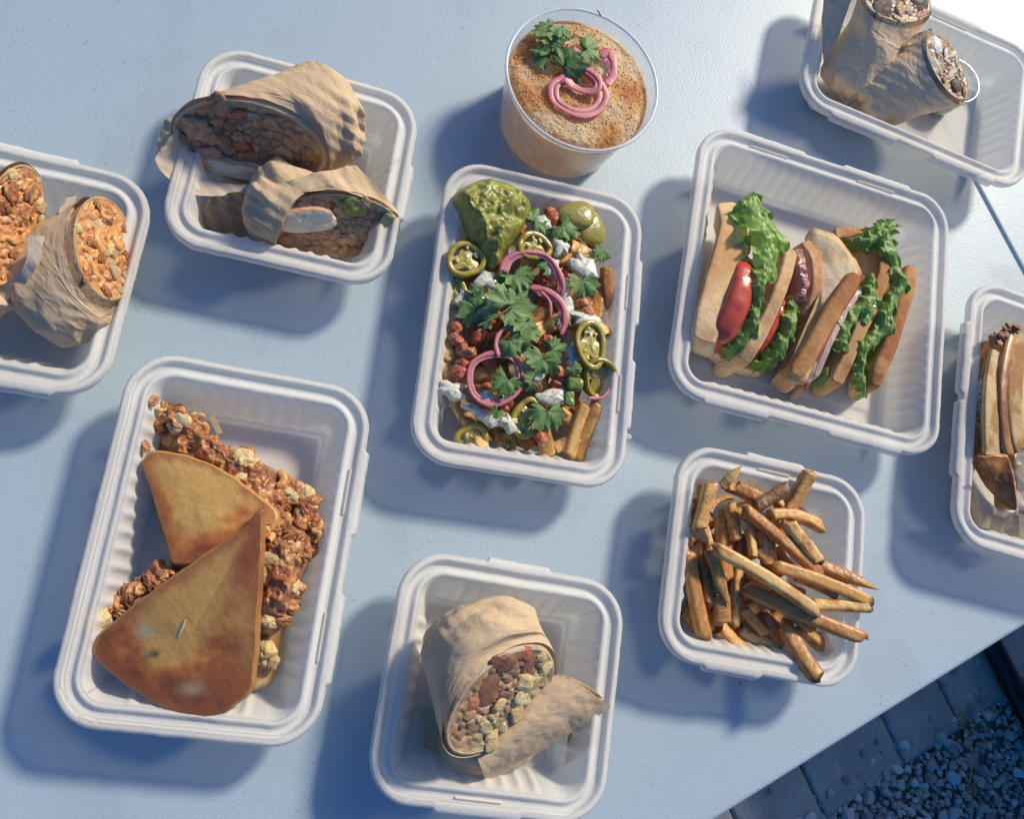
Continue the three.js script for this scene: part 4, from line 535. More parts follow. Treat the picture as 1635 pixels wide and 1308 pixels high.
  ci(450, 560, .052, 108, .0, -.15, -.7, 'biggest cilantro sprig in the middle of the loaded fries', { leaves: 3, pale: .5, stem: .035 }); ci(515, 655, .050, 80, .2, .0, .6, 'dark cilantro leaf at the tip of the biggest sprig', {}); ci(470, 462, .050, 78, -.1, -.3, .2, 'cilantro leaf between guacamole and the biggest sprig', { pale: .4 }); ci(390, 505, .048, 58, -.2, 0, 2.5, 'small dark cilantro leaf left of the biggest sprig', {}); ci(520, 232, .044, 62, .4, -.3, -1.2, 'cilantro leaf behind the guacamole', { pale: .3 }); ci(645, 285, .045, 80, .1, .2, .4, 'cilantro leaf below the rounded jalapeno slice', { pale: .2 }); ci(790, 385, .040, 55, .6, 0, 1.3, 'dark cilantro leaf on the right wall', {}); ci(722, 498, .044, 78, .1, .2, .8, 'broad cilantro leaf at the right of the pink onion', { pale: .35 }); ci(265, 600, .044, 75, -.4, .1, 2.8, 'cilantro leaf on the white sauce near the left wall', { pale: .2 });
  ci(455, 715, .050, 80, -.1, .2, .2, 'pale cilantro leaf above the complete onion ring', { pale: .5 }); ci(560, 815, .048, 88, 0, .2, 1.4, 'cilantro leaf in the lower middle of the loaded fries', { pale: .3 }); ci(608, 738, .046, 70, .3, 0, -.3, 'folded dark cilantro leaf right of the pale one', {}); ci(428, 888, .049, 72, .1, .1, 1.2, 'dark cilantro leaf over the complete onion ring', {}); for (const [x, y, s, sp, t] of [[300, 520, 40, 1, 'tiny cilantro leaf on the sauce below the guacamole'], [560, 440, 44, 2, 'small cilantro leaf inside the long onion arc'], [640, 640, 46, .5, 'small cilantro leaf between pink onion and large jalapeno'], [330, 640, 44, 3, 'small cilantro leaf above the tomato dice at the left'], [500, 880, 46, 2.2, 'small cilantro leaf above the jalapeno ring at the near side'], [680, 820, 40, .2, 'tiny cilantro leaf by the dark jalapeno end'], [380, 1000, 36, 1.4, 'tiny cilantro leaf on the long sauce streak']]) ci(x, y, .046, s, rr(-.2, .2), rr(-.2, .2), sp, t, { pale: rnd() * .5 });
  ci(592, 1010, .044, 92, .25, .25, .9, 'large lowest cilantro leaf near the near wall', { pale: .15 });
}
// ---------------------------------------------------------------- the deli cup
{ reseed(505);
  const Z = zoomed(780, 0, .2217), HR = .066, rimL = at(818, 165, HR), rimR = at(1047, 118, HR), R = rimL.distanceTo(rimR) / 2 * .985, ctr = at(932, 124, HR).setY(TABLE), k = R / .058, KY = .066 / .0748;
  const cup = thing('deli_cup', 'round clear plastic deli cup filled to the brim with crumb topped noodles', 'cup', ctr);
  const L = (pts, n = 96) => new THREE.LatheGeometry(pts.map(([r, y]) => new THREE.Vector2(r * k, y * KY)), n);
  const plastic = phys({ color: rgb(.97, .97, .96), transmission: .90, thickness: 0, roughness: .22, specularIntensity: 1 }), rimM = phys({ color: rgb(.90, .92, .94), transmission: .55, thickness: 0, roughness: .3 });
  part(cup, 'cup_wall', L([[.0001, .0010], [.0455, .0010], [.0472, .0022], [.0480, .0045], [.0545, .0640], [.0552, .0650], [.0560, .0735]]), plastic);
  part(cup, 'rim', L([[.0560, .0733], [.0564, .0744], [.0573, .0748], [.0583, .0744], [.0586, .0732], [.0584, .0718], [.0576, .0715]]), rimM);
  const fill = thing('noodle_salad', 'creamy tan noodles with orange spiced crumbs on top inside the deli cup', 'noodle salad', ctr.clone());
  const top = .0650 * KY;
  part(fill, 'noodles', surf(120, 40, (a, b) => { const th = a * 2 * Math.PI, y = .002 + b * (top - .003), r = (.0474 + (.0541 - .0474) * b) * k * .994 - .0004; return [r * Math.cos(th), y, r * Math.sin(th)]; }, { close: true, col: (a, b, p) => { const x = a * 34 + 3 * fbm(a * 8, b * 3, 1), n = ridge(p[0] * 95 + b * 5, p[1] * 55 + 3 * vn(a * 40, b * 3), p[2] * 95, 3), s = fbm(p[0] * 60, p[1] * 60, p[2] * 60 + 4, 3); return mix(mix([.82, .60, .33], [.92, .80, .58], sst(.45, .8, n)), [.56, .33, .12], sst(.5, .75, s) * .5 * (1 - b * .5)); }, uvf: (a, b) => [a * .33, b * .06] }), phys({ vertexColors: true, roughness: .95, transmission: .78, thickness: 0, bumpMap: texFood, bumpScale: .0006 }));
  const hgt = (x, z) => { const r = Math.hypot(x, z) / (.0545 * k); return top + .0035 * (fbm(x * 70, z * 70, 2, 3) - .5) + .0016 * (fbm(x * 260, z * 260, 4, 2) - .5) + .003 * (1 - r * r) - .004 * sst(.85, 1, r); };
  const crumbCol = (x, z) => { const n = fbm(x * 48 + 9, z * 48, 3, 4), f = vn(x * 1300, z * 1300, 1), g2 = vn(x * 600, z * 600, 8); let c = mix([.92, .70, .42], [.84, .42, .12], sst(.34, .64, n + .25 * (f - .5))); c = mix(c, [.56, .18, .04], sst(.56, .76, n + .3 * (g2 - .5)) * .8); return mix(c, [.90, .80, .62], sst(.65, .9, g2) * .5).map((v) => v * (.92 + .28 * f)); };
  part(fill, 'crumb_topping', surf(200, 90, (a, b) => { const th = a * 2 * Math.PI, r = b * .0542 * k, x = r * Math.cos(th), z = r * Math.sin(th); return [x, hgt(x, z), z]; }, { close: true, flip: true, col: (a, b, p) => crumbCol(p[0], p[2]), uvf: (a, b) => [a * .34 * b, b * .054] }), phys({ vertexColors: true, roughness: .9, transmission: .45, thickness: 0, bumpMap: texGrain, bumpScale: .0004 }));
  { const n = 2600, im = new THREE.InstancedMesh(new THREE.IcosahedronGeometry(1, 0), phys({ color: rgb(1, 1, 1), roughness: .85, flatShading: true }), n), o = new THREE.Object3D(); im.name = 'crumbs'; im.userData.kind = 'stuff'; im.castShadow = im.receiveShadow = true;
    for (let i = 0; i < n; i++) { const r = Math.sqrt(rnd()) * .0532 * k, th = rr(0, 6.283), x = r * Math.cos(th), z = r * Math.sin(th), s = .0003 + .0005 * Math.pow(rnd(), 2.2); o.position.set(x, hgt(x, z) + s * .4, z); o.rotation.set(rr(0, 6), rr(0, 6), rr(0, 6)); o.scale.set(s * 1.3, s * .8, s); o.updateMatrix(); im.setMatrixAt(i, o.matrix); const c = crumbCol(x + rr(-.0015, .0015), z + rr(-.0015, .0015)), t = rr(.85, 1.2); im.setColorAt(i, new THREE.Color().setRGB(c[0] * t, c[1] * t, c[2] * t)); }
    fill.add(im); }
  const T = (x, y, h = 0) => Z(x, y, .0615 + h), on = (pts, label, o) => onion(pts.map(([x, y, h]) => T(x, y, h)), label, 'pickled onion rings in the deli cup', o);
  on([[520, 560, .002], [600, 490, .003], [700, 490, .003], [800, 580, .003], [850, 690, .002], [800, 790, .001], [690, 830, .001], [560, 800, .001], [460, 720, .001], [455, 610, .002]], 'large pink onion ring in the middle of the deli cup', { closed: true, w: .0042, t: .0009 });
  on([[545, 560, .0045], [600, 620, .003], [700, 660, .003], [790, 650, .005], [800, 570, .006], [720, 500, .006], [630, 490, .0055]], 'smaller pink onion ring crossing the large one in the deli cup', { w: .0038, t: .0008 });
  on([[800, 400, .002], [870, 370, .003], [905, 460, .003], [890, 560, .002], [845, 610, .002]], 'wide pink onion arc right of the cilantro in the deli cup', { w: .0056, t: .0008 });
  on([[555, 330, .001], [620, 360, .001], [690, 400, .001]], 'short pink onion end beneath the cilantro in the deli cup', { w: .0050, t: .0012 });
  const ci = (x, y, h, s, nx, nz, spin, label, o) => cilantro(T(x + 28, y + 16, h), s * .2217 / 1650, V3(nx, 1, nz), spin, label, 'cilantro in the deli cup', o);
  ci(415, 250, .007, 125, -.2, -.2, 1.9, 'pale fan shaped cilantro leaf at the back of the deli cup', { pale: .95 }); ci(350, 375, .004, 110, -.3, .1, 3.3, 'dark cilantro leaf at the cup wall', { pale: .15 }); ci(540, 210, .008, 100, .1, -.3, .6, 'folded cilantro leaf at the top of the deli cup sprig', { pale: .55 }); ci(530, 420, .005, 115, .1, .2, -1.3, 'dark cilantro leaf touching the large onion ring in the cup', { pale: .2 }); ci(720, 320, .005, 115, .2, 0, -.5, 'cilantro leaf lying towards the wide onion arc in the cup', { pale: .45 }); ci(470, 330, .008, 70, 0, .1, 2.4, 'small curled cilantro leaf in the centre of the cup sprig', { pale: .8, stem: .02 });
  { const A = T(785, 75, .007), m = thing('herb_shred', 'tiny dark herb shred stuck to the cup wall', 'herb', A); part(m, 'stalk', new THREE.TubeGeometry(new THREE.QuadraticBezierCurve3(V3(0, 0, 0), V3(.001, .001, .003), V3(.0025, 0, .0045)), 10, .0005, 6), phys({ color: rgb(.05, .07, .03), roughness: .7 })); }
}
// ---------------------------------------------------------------- bread, toast and sandwiches
const breadMat = phys({ vertexColors: true, roughness: .75, bumpMap: texCrumb, bumpScale: .00022, specularIntensity: .5 });
const crustMat = phys({ vertexColors: true, roughness: .5, bumpMap: texFood, bumpScale: .0007, specularIntensity: .7 });
// an upright slice seen from above: rows of [x, y, h] along its upper edge; lean tips its foot sideways
function slice(parent, name, Z, path, w, depth, lean, col, mat = breadMat, { round = 8, nu = 56, nv = 100, wob = .0004, ends = .035, taper = null } = {}) {
  const c = curve(path.map((p) => Z(...p))), L = c.getLength(), ph = rr(0, 50);
  const g = surf(nu, nv, (a, b) => {
    const p = c.getPoint(b), q = c.getTangent(clamp(b, .001, .999)), side = V3(-q.z, 0, q.x).normalize(), dnv = V3(lean[0], -1, lean[1]).normalize();
    const th = a * 2 * Math.PI, cs = Math.cos(th), sn = Math.sin(th), f = Math.pow(Math.abs(cs) ** round + Math.abs(sn) ** round, -1 / round), e = Math.pow(clamp(Math.min(b, 1 - b) / ends), .45), ww = w * (taper ? taper(b) : 1);
    const D = Math.min(depth * (round > 4 ? .8 + .2 * e : .35 + .65 * e), (p.y - TABLE - .004) / -dnv.y), x = b <= 0 || b >= 1 ? 0 : cs * f * ww * .5 * (.25 + .75 * e), y = b <= 0 || b >= 1 ? D * .5 : D * .5 * (1 - sn * f);
    p.addScaledVector(side, x + wob * (fbm(b * 9 + ph, th, 1, 2) - .5) * 2).addScaledVector(dnv, y); p.y += wob * (fbm(b * 14 + ph, cs, sn, 2) - .5) * 2;
    return [p.x - parent.position.x, p.y - parent.position.y, p.z - parent.position.z];
  }, { close: true, uvf: (a, b) => [a * .12, b * L], col: (a, b, p) => col(a, b, p, Math.sin(a * 2 * Math.PI), Math.cos(a * 2 * Math.PI)) });
  boxUv(g); return part(parent, name, g, mat);
}
// a flat thick piece from an outline of [x, y, h]
function plate(parent, name, Z, outline, thick, col, mat, { dome = .002, wob = .0015, nu = 110, nv = 40, edge = .10, straight = true } = {}) {
  const P = outline.map((p) => Z(...p)), m = P.reduce((s, q) => s.add(q.clone()), V3(0, 0, 0)).multiplyScalar(1 / P.length), ph = rr(0, 40);
  let n = V3(0, 0, 0); for (let i = 0; i < P.length; i++) n.add(P[i].clone().sub(m).cross(P[(i + 1) % P.length].clone().sub(m))); n.normalize(); if (n.y < 0) n.negate();
  const c = new THREE.CatmullRomCurve3(P, true, 'catmullrom', straight ? .28 : .5);
  const g = surf(nu, nv, (a, b) => {
    const q = c.getPointAt(a % 1), top = b < .62, r = top ? b / .62 : b < .82 ? 1 : 1 - (b - .82) / .18, rad = q.clone().sub(m), len = rad.length();
    let k = r, y = 0; if (top) { k = r * (1 - edge * .0); y = dome * (1 - r * r) - thick * .30 * Math.pow(clamp((r - (1 - edge)) / edge), 2.2); } else if (b < .82) { const t = (b - .62) / .2; y = -thick * lerp(.30, .80, t); k = 1 + .012 * Math.sin(t * Math.PI); } else y = -thick * lerp(.8, 1, clamp((b - .82) / .06));
    const p = m.clone().addScaledVector(rad, k).addScaledVector(n, y); const nn = fbm(p.x * 70 + ph, p.y * 70, p.z * 70, 3) - .5; p.addScaledVector(n, wob * nn * 2); if (!top || r > .8) p.addScaledVector(rad.clone().normalize(), wob * (fbm(p.x * 160 + ph, p.z * 160, 2, 2) - .5) * 1.6);
    return [p.x - parent.position.x, p.y - parent.position.y, p.z - parent.position.z];
  }, { close: true, col: (a, b, p) => col(b < .62 ? b / .62 : 1, b < .62 ? 0 : b < .82 ? (b - .62) / .2 : 1, p, a), uvf: (a, b) => [a * .3, b * .1] });
  boxUv(g); return part(parent, name, g, mat);
}
const crumbC = (p, k = 1) => { const n = fbm(p[0] * 90, p[1] * 90, p[2] * 90, 3); return mix([.86, .68, .45], [.78, .56, .31], sst(.4, .75, n)).map((v) => v * k * (.86 + .28 * vn(p[0] * 700, p[1] * 700, p[2] * 700))); };
const crustC = (p, c0 = [.68, .38, .16], c1 = [.46, .20, .07]) => { const n = fbm(p[0] * 40 + 3, p[1] * 40, p[2] * 40, 4), f = vn(p[0] * 420, p[1] * 420, p[2] * 420); return mix(c0, c1, sst(.38, .68, n)).map((v) => v * (.88 + .24 * f)); };
const breadCol = (c0, c1, t0 = .55, t1 = .85) => (a, b, p, s) => mix(crumbC(p), crustC(p, c0, c1), Math.max(sst(t0, t1, s), sst(.05, .0, Math.min(b, 1 - b)) * .8));
const lettuceMat = phys({ vertexColors: true, roughness: .38, transmission: .38, thickness: 0, bumpMap: texFood, bumpScale: .0005, specularIntensity: .8 });
// ruffled leaf: rows [x, y, h, half width left, half width right] in photo-crop units times s
function lettuce(parent, Z, rows, s, { freq = 46, amp = .006, nu = 60, nv = 150, light = 0, name = 'lettuce' } = {}) {
  const c = curve(rows.map((r) => Z(r[0], r[1], r[2]))), n = rows.length - 1, ph = rr(0, 50), wid = (b, k) => { const t = b * n, i = Math.min(n - 1, Math.floor(t)); return lerp(rows[i][k], rows[i + 1][k], sst(0, 1, t - i)) * s; };
  const g = surf(nu, nv, (a, b) => {
    const p = c.getPoint(b), q = c.getTangent(clamp(b, .001, .999)), side = V3(-q.z, 0, q.x).normalize(), v = a * 2 - 1, e = Math.pow(clamp(Math.min(b, 1 - b) / .06), .5), W = (v < 0 ? wid(b, 3) : wid(b, 4)) * (.25 + .75 * e), r = Math.abs(v), edge = r * r;
    const ruf = Math.sin(b * freq + ph + v * 2.2 + 3 * fbm(b * 8, v + ph)) * edge, ruf2 = (Math.sin(b * freq * 2.3 + ph * 2 + v * 4) + .6 * Math.sin(b * freq * 5.1 + ph + 2 * fbm(b * 30, v))) * edge * edge;
    p.addScaledVector(side, v * W * (1 - .10 * edge) + .0016 * ruf2 + .0010 * (fbm(b * 90, v * 2 + ph, 3, 2) - .5) * edge * 3); p.y += amp * ruf + .45 * amp * ruf2 + .004 * (fbm(p.x * 90 + ph, p.z * 90, 1, 3) - .5) * 2 - .007 * edge + .0018 * (fbm(p.x * 320, p.z * 320, 2, 2) - .5); p.addScaledVector(q, .35 * amp * Math.cos(b * freq + ph + v * 2.2) * edge);
    return [p.x - parent.position.x, p.y - parent.position.y, p.z - parent.position.z];
  }, { uvf: (a, b) => [a * .04, b * .12], col: (a, b, p) => { const v = Math.abs(a * 2 - 1), x = p[0] + parent.position.x, z = p[2] + parent.position.z, vein = sst(.72, .95, ridge(x * 75 + ph, z * 75, 2, 2)), n2 = fbm(x * 60, z * 60, ph, 3); let cc = mix([.14, .30, .03], [.36, .55, .10], clamp(n2 * 1.1 + light - .2)); cc = mix(cc, [.36, .54, .17], vein * .5 + Math.exp(-((v * 9) ** 2)) * .5); return mix(cc, [.30, .52, .10], sst(.8, 1, v) * .5); } });
  return part(parent, name, g, lettuceMat);
}
const tomatoMat = phys({ vertexColors: true, roughness: .16, clearcoat: .6, clearcoatRoughness: .08 });
const redC = (p) => { const n = fbm(p[0] * 70, p[1] * 70, p[2] * 70, 3); return mix([.62, .055, .035], [.52, .10, .045], n); };
const hamMat = phys({ vertexColors: true, roughness: .3, transmission: .12, thickness: 0, bumpMap: texFood, bumpScale: .0004 });
const hamC = (p) => { const n = fbm(p[0] * 80, p[1] * 80, p[2] * 80, 3); return mix([.66, .36, .31], [.56, .24, .21], n); };
{ reseed(606); const Z = zoomed(1050, 190, .4128), M = .4128 / 2100;                // metres per crop unit, about
  const l = thing('club_sandwich', 'toasted sandwich half with two thick tomato slices standing at the left wall', 'sandwich', Z(330, 640, 0), 0, 'sandwich halves in the large square tray');
  const crustT = breadCol([.66, .38, .16], [.48, .22, .08]);
  slice(l, 'bread_slice', Z, [[262, 318, .046], [292, 400, .050], [278, 520, .052], [238, 650, .050], [200, 780, .047], [172, 860, .042]], .0230, .036, [.42, .05], (a, b, p, s, c) => mix(c > .15 || s < .35 ? crustC(p, [.88, .68, .43], [.80, .55, .30]) : crumbC(p), crustC(p, [.84, .57, .30], [.68, .38, .16]), sst(.3, .7, s)), breadMat, { taper: (b) => .75 + .5 * Math.sin(Math.PI * clamp(b * .9 + .05)) });
  slice(l, 'tomato_slice', Z, [[338, 522, .050], [340, 610, .056], [305, 725, .055], [256, 810, .048], [226, 856, .040]], .0230, .040, [.25, .08], (a, b, p) => redC(p), tomatoMat, { round: 3.2, ends: .13, wob: .0005 });
  slice(l, 'ham_slice', Z, [[335, 430, .044], [350, 470, .043], [345, 520, .040]], .007, .03, [0, 0], (a, b, p) => hamC(p), hamMat);
  slice(l, 'bread_slice', Z, [[520, 500, .050], [505, 580, .052], [470, 680, .052], [420, 790, .047], [370, 880, .042], [330, 935, .036]], .0125, .048, [-.2, .12], breadCol([.76, .50, .26], [.66, .38, .17], .2, .7));
  slice(l, 'tomato_slice', Z, [[492, 700, .043], [470, 760, .043], [430, 840, .040], [385, 895, .034]], .0115, .036, [-.1, .1], (a, b, p) => redC(p), tomatoMat, { round: 2.4, ends: .2, wob: .0004 });
  slice(l, 'ham_slice', Z, [[545, 500, .046], [560, 570, .049], [572, 640, .047], [548, 700, .042]], .0075, .035, [0, .05], (a, b, p) => hamC(p), hamMat, { wob: .002 });
  slice(l, 'bread_slice', Z, [[570, 470, .044], [608, 530, .047], [620, 610, .048], [606, 700, .044], [575, 770, .038]], .0105, .042, [-.15, .05], breadCol([.70, .40, .20], [.60, .28, .12], .1, .6));
  lettuce(l, Z, [[372, 285, .056, 60, 60], [400, 360, .062, 55, 110], [440, 450, .064, 95, 100], [435, 560, .060, 58, 70], [405, 660, .058, 22, 46], [390, 750, .052, 30, 38], [345, 820, .046, 60, 66], [300, 880, .038, 60, 40], [270, 925, .030, 25, 20]], M, { amp: .006, freq: 44, light: .15 });
  lettuce(l, Z, [[515, 680, .046, 15, 15], [535, 745, .046, 30, 60], [515, 830, .044, 30, 45], [470, 900, .038, 40, 45], [410, 940, .030, 35, 30], [370, 935, .026, 10, 10]], M, { amp: .005, freq: 30, light: .05 });
  slice(l, 'bread_slice', Z, [[230, 880, .020], [300, 930, .020], [420, 965, .018]], .010, .016, [0, 0], breadCol([.70, .45, .22], [.60, .34, .14]));
  const r = thing('club_sandwich', 'sandwich half with a big triangular bread slice and ham in the square tray', 'sandwich', Z(760, 740, 0), 0, 'sandwich halves in the large square tray');
  plate(r, 'bread_slice', Z, [[566, 452, .034], [604, 416, .040], [692, 442, .050], [780, 560, .058], [776, 606, .058], [640, 812, .052], [570, 1000, .044], [492, 992, .040], [556, 850, .042], [632, 690, .044], [612, 545, .040]], .012, (rad, s, p, a) => { const b = a * 11, edgeSide = b > 4.0 && b < 8.4; return edgeSide ? crustC(p, [.74, .46, .21], [.60, .30, .12]) : mix(crumbC(p, 1.08).map((v, i) => v * [1, .95, .85][i]), crustC(p, [.68, .42, .20], [.55, .28, .11]), Math.max(s > 0 ? 1 : 0, sst(.86, 1, rad))); }, breadMat, { dome: .001, edge: .14 });
  slice(r, 'bread_crust', Z, [[772, 598, .0575], [712, 690, .056], [645, 800, .053], [590, 900, .049], [530, 992, .043]], .0175, .040, [.10, .12], breadCol([.58, .29, .11], [.42, .17, .06], -.2, .2), breadMat, { round: 4, ends: .06 });
  slice(r, 'ham_slice', Z, [[800, 602, .054], [735, 690, .050], [665, 820, .046], [612, 940, .040], [570, 1052, .030]], .0042, .04, [.05, .1], (a, b, p, s) => mix([.74, .52, .42], [.40, .09, .05], sst(.5, .9, s) * sst(.3, .5, fbm(b * 9, 2, 1))), hamMat, { ends: .03 });
  slice(r, 'ham_slice', Z, [[790, 650, .050], [720, 760, .047], [660, 880, .043], [610, 1000, .034]], .0065, .04, [.05, .1], (a, b, p) => mix([.76, .58, .48], [.66, .42, .34], fbm(p[0] * 80, p[1] * 80, p[2] * 80)), hamMat, { ends: .06 });
  slice(r, 'bread_slice', Z, [[835, 440, .046], [880, 560, .050], [850, 680, .048], [780, 830, .044], [735, 930, .040], [690, 1025, .034]], .0125, .045, [0, .1], breadCol([.62, .34, .14], [.46, .20, .07], .2, .7));
  slice(r, 'bread_slice', Z, [[688, 440, .036], [760, 436, .038], [838, 446, .038]], .011, .03, [.1, .1], breadCol([.62, .34, .16], [.46, .20, .08], .2, .7));
  slice(r, 'cucumber_slice', Z, [[845, 690, .050], [830, 740, .049], [800, 790, .047]], .006, .02, [0, 0], (a, b, p, s) => mix([.50, .56, .30], [.20, .32, .08], sst(.6, .9, s)), tomatoMat);
  slice(r, 'bread_slice', Z, [[985, 565, .050], [972, 650, .052], [940, 760, .050], [900, 880, .046], [862, 970, .042], [845, 1035, .036]], .0165, .048, [.04, .1], breadCol([.58, .28, .10], [.42, .16, .055], .0, .5), breadMat, { round: 4, ends: .07 });
  lettuce(r, Z, [[728, 460, .046, 15, 20], [800, 470, .052, 40, 40], [850, 450, .054, 60, 50], [905, 410, .056, 40, 40], [935, 400, .055, 25, 15]], M, { amp: .005, freq: 26, light: .15 });
  lettuce(r, Z, [[890, 410, .056, 30, 55], [890, 480, .056, 60, 50], [930, 560, .055, 30, 25], [935, 640, .054, 60, 25], [900, 730, .052, 40, 40], [880, 800, .050, 60, 35], [820, 870, .046, 40, 45], [795, 950, .042, 30, 35], [800, 1030, .034, 30, 28], [805, 1078, .028, 22, 18]], M, { amp: .0055, freq: 56, light: .15 });
  lettuce(r, Z, [[830, 600, .053, 25, 50], [820, 680, .052, 70, 30], [770, 750, .050, 40, 50], [730, 830, .047, 35, 50], [715, 900, .043, 40, 45]], M, { amp: .005, freq: 36, light: .25 });
  lettuce(r, Z, [[660, 960, .034, 15, 20], [640, 1000, .030, 30, 20], [610, 1018, .026, 12, 10]], M, { amp: .003, freq: 16 });
}
// ---------------------------------------------------------------- toasted sandwich with pulled pork, and the wrapped one at the table edge
const toastMat = phys({ vertexColors: true, roughness: .42, bumpMap: texCrumb, bumpScale: .00014, specularIntensity: .9, clearcoat: .35, clearcoatRoughness: .35 });
const toastCol = (edgeDark, olive = .5) => (rad, s, p, a) => { const n = fbm(p[0] * 17 + 5, p[1] * 17, p[2] * 17, 5), m = fbm(p[0] * 110, p[1] * 110, p[2] * 110, 3), f = vn(p[0] * 900, p[1] * 900, p[2] * 900); let c = mix([.68, .34, .08], [.46, .155, .035], sst(.33, .49, n + .26 * (m - .5) + .10 * sst(.55, 1, rad))); c = mix(c, [.19, .05, .016], sst(.44, .59, n + .26 * (m - .5) + .06 * sst(.6, 1, rad)) * .88); c = mix(c, [.50, .35, .115], olive * .8 * sst(.45, .34, n)); c = mix(c, [.36, .13, .04], sst(.72, .98, rad + .25 * (m - .5)) * edgeDark * 1.5); if (s > 0 || rad > .965) c = mix(c, [.72, .34, .09], .75); return c.map((v) => v * (.90 + .2 * f)); };
function heap(parent, Z, path, n, spread, kinds, size, hs = .008) {
  const c = curve(path.map((p) => Z(...p)));
  for (let i = 0; i < n * .7; i++) { const t = rnd(), p = c.getPoint(t); p.x += rr(-spread, spread); p.z += rr(-spread, spread); p.y += rr(-hs, hs * .6); const k = pick(kinds), m = part(parent, k === 'pulled' ? 'pork_shred' : k, pick(lumps[k]), lumpMat(k)); m.position.copy(p).sub(parent.position); m.rotation.set(rr(-.6, .6), rr(0, 6.28), rr(-.6, .6)); const s = size * rr(.7, 1.25) * (k === 'macaroni' ? 1.15 : 1); m.scale.set(s * (k === 'pulled' ? .95 : .9), s * .7, s * .75); }
}
function strands(parent, Z, path, n0, spread, len) { const n = Math.round(n0 * .5), c = curve(path.map((p) => Z(...p))); for (let i = 0; i < n; i++) { const p = c.getPoint(rnd()); p.x += rr(-spread, spread); p.z += rr(-spread, spread); p.y += rr(-.002, .006); const a = rr(0, 6.28), q = p.clone().add(V3(Math.cos(a) * len, rr(-.003, .003), Math.sin(a) * len)), mid = p.clone().add(q).multiplyScalar(.5).add(V3(rr(-.003, .003), .003, rr(-.003, .003))); const g = new THREE.TubeGeometry(new THREE.QuadraticBezierCurve3(p.sub(parent.position), mid.sub(parent.position), q.sub(parent.position)), 10, rr(.0006, .0013), 6), o = rr(0, 9); boxUv(g, 1); part(parent, 'pork_strand', paint(g, (x, y, z) => mix([.56, .24, .09], [.38, .13, .05], vn(x * 300 + o, y * 300, z * 300))), wetMat); } }
const porkCol = (x, y, z) => { const n = fbm(x * 120, y * 120, z * 120, 4), m = ridge(x * 210 + 3, y * 160, z * 210, 3); return mix(mix([.36, .12, .045], [.60, .30, .12], sst(.35, .65, n)), [.22, .065, .028], sst(.62, .8, m) * .6); };
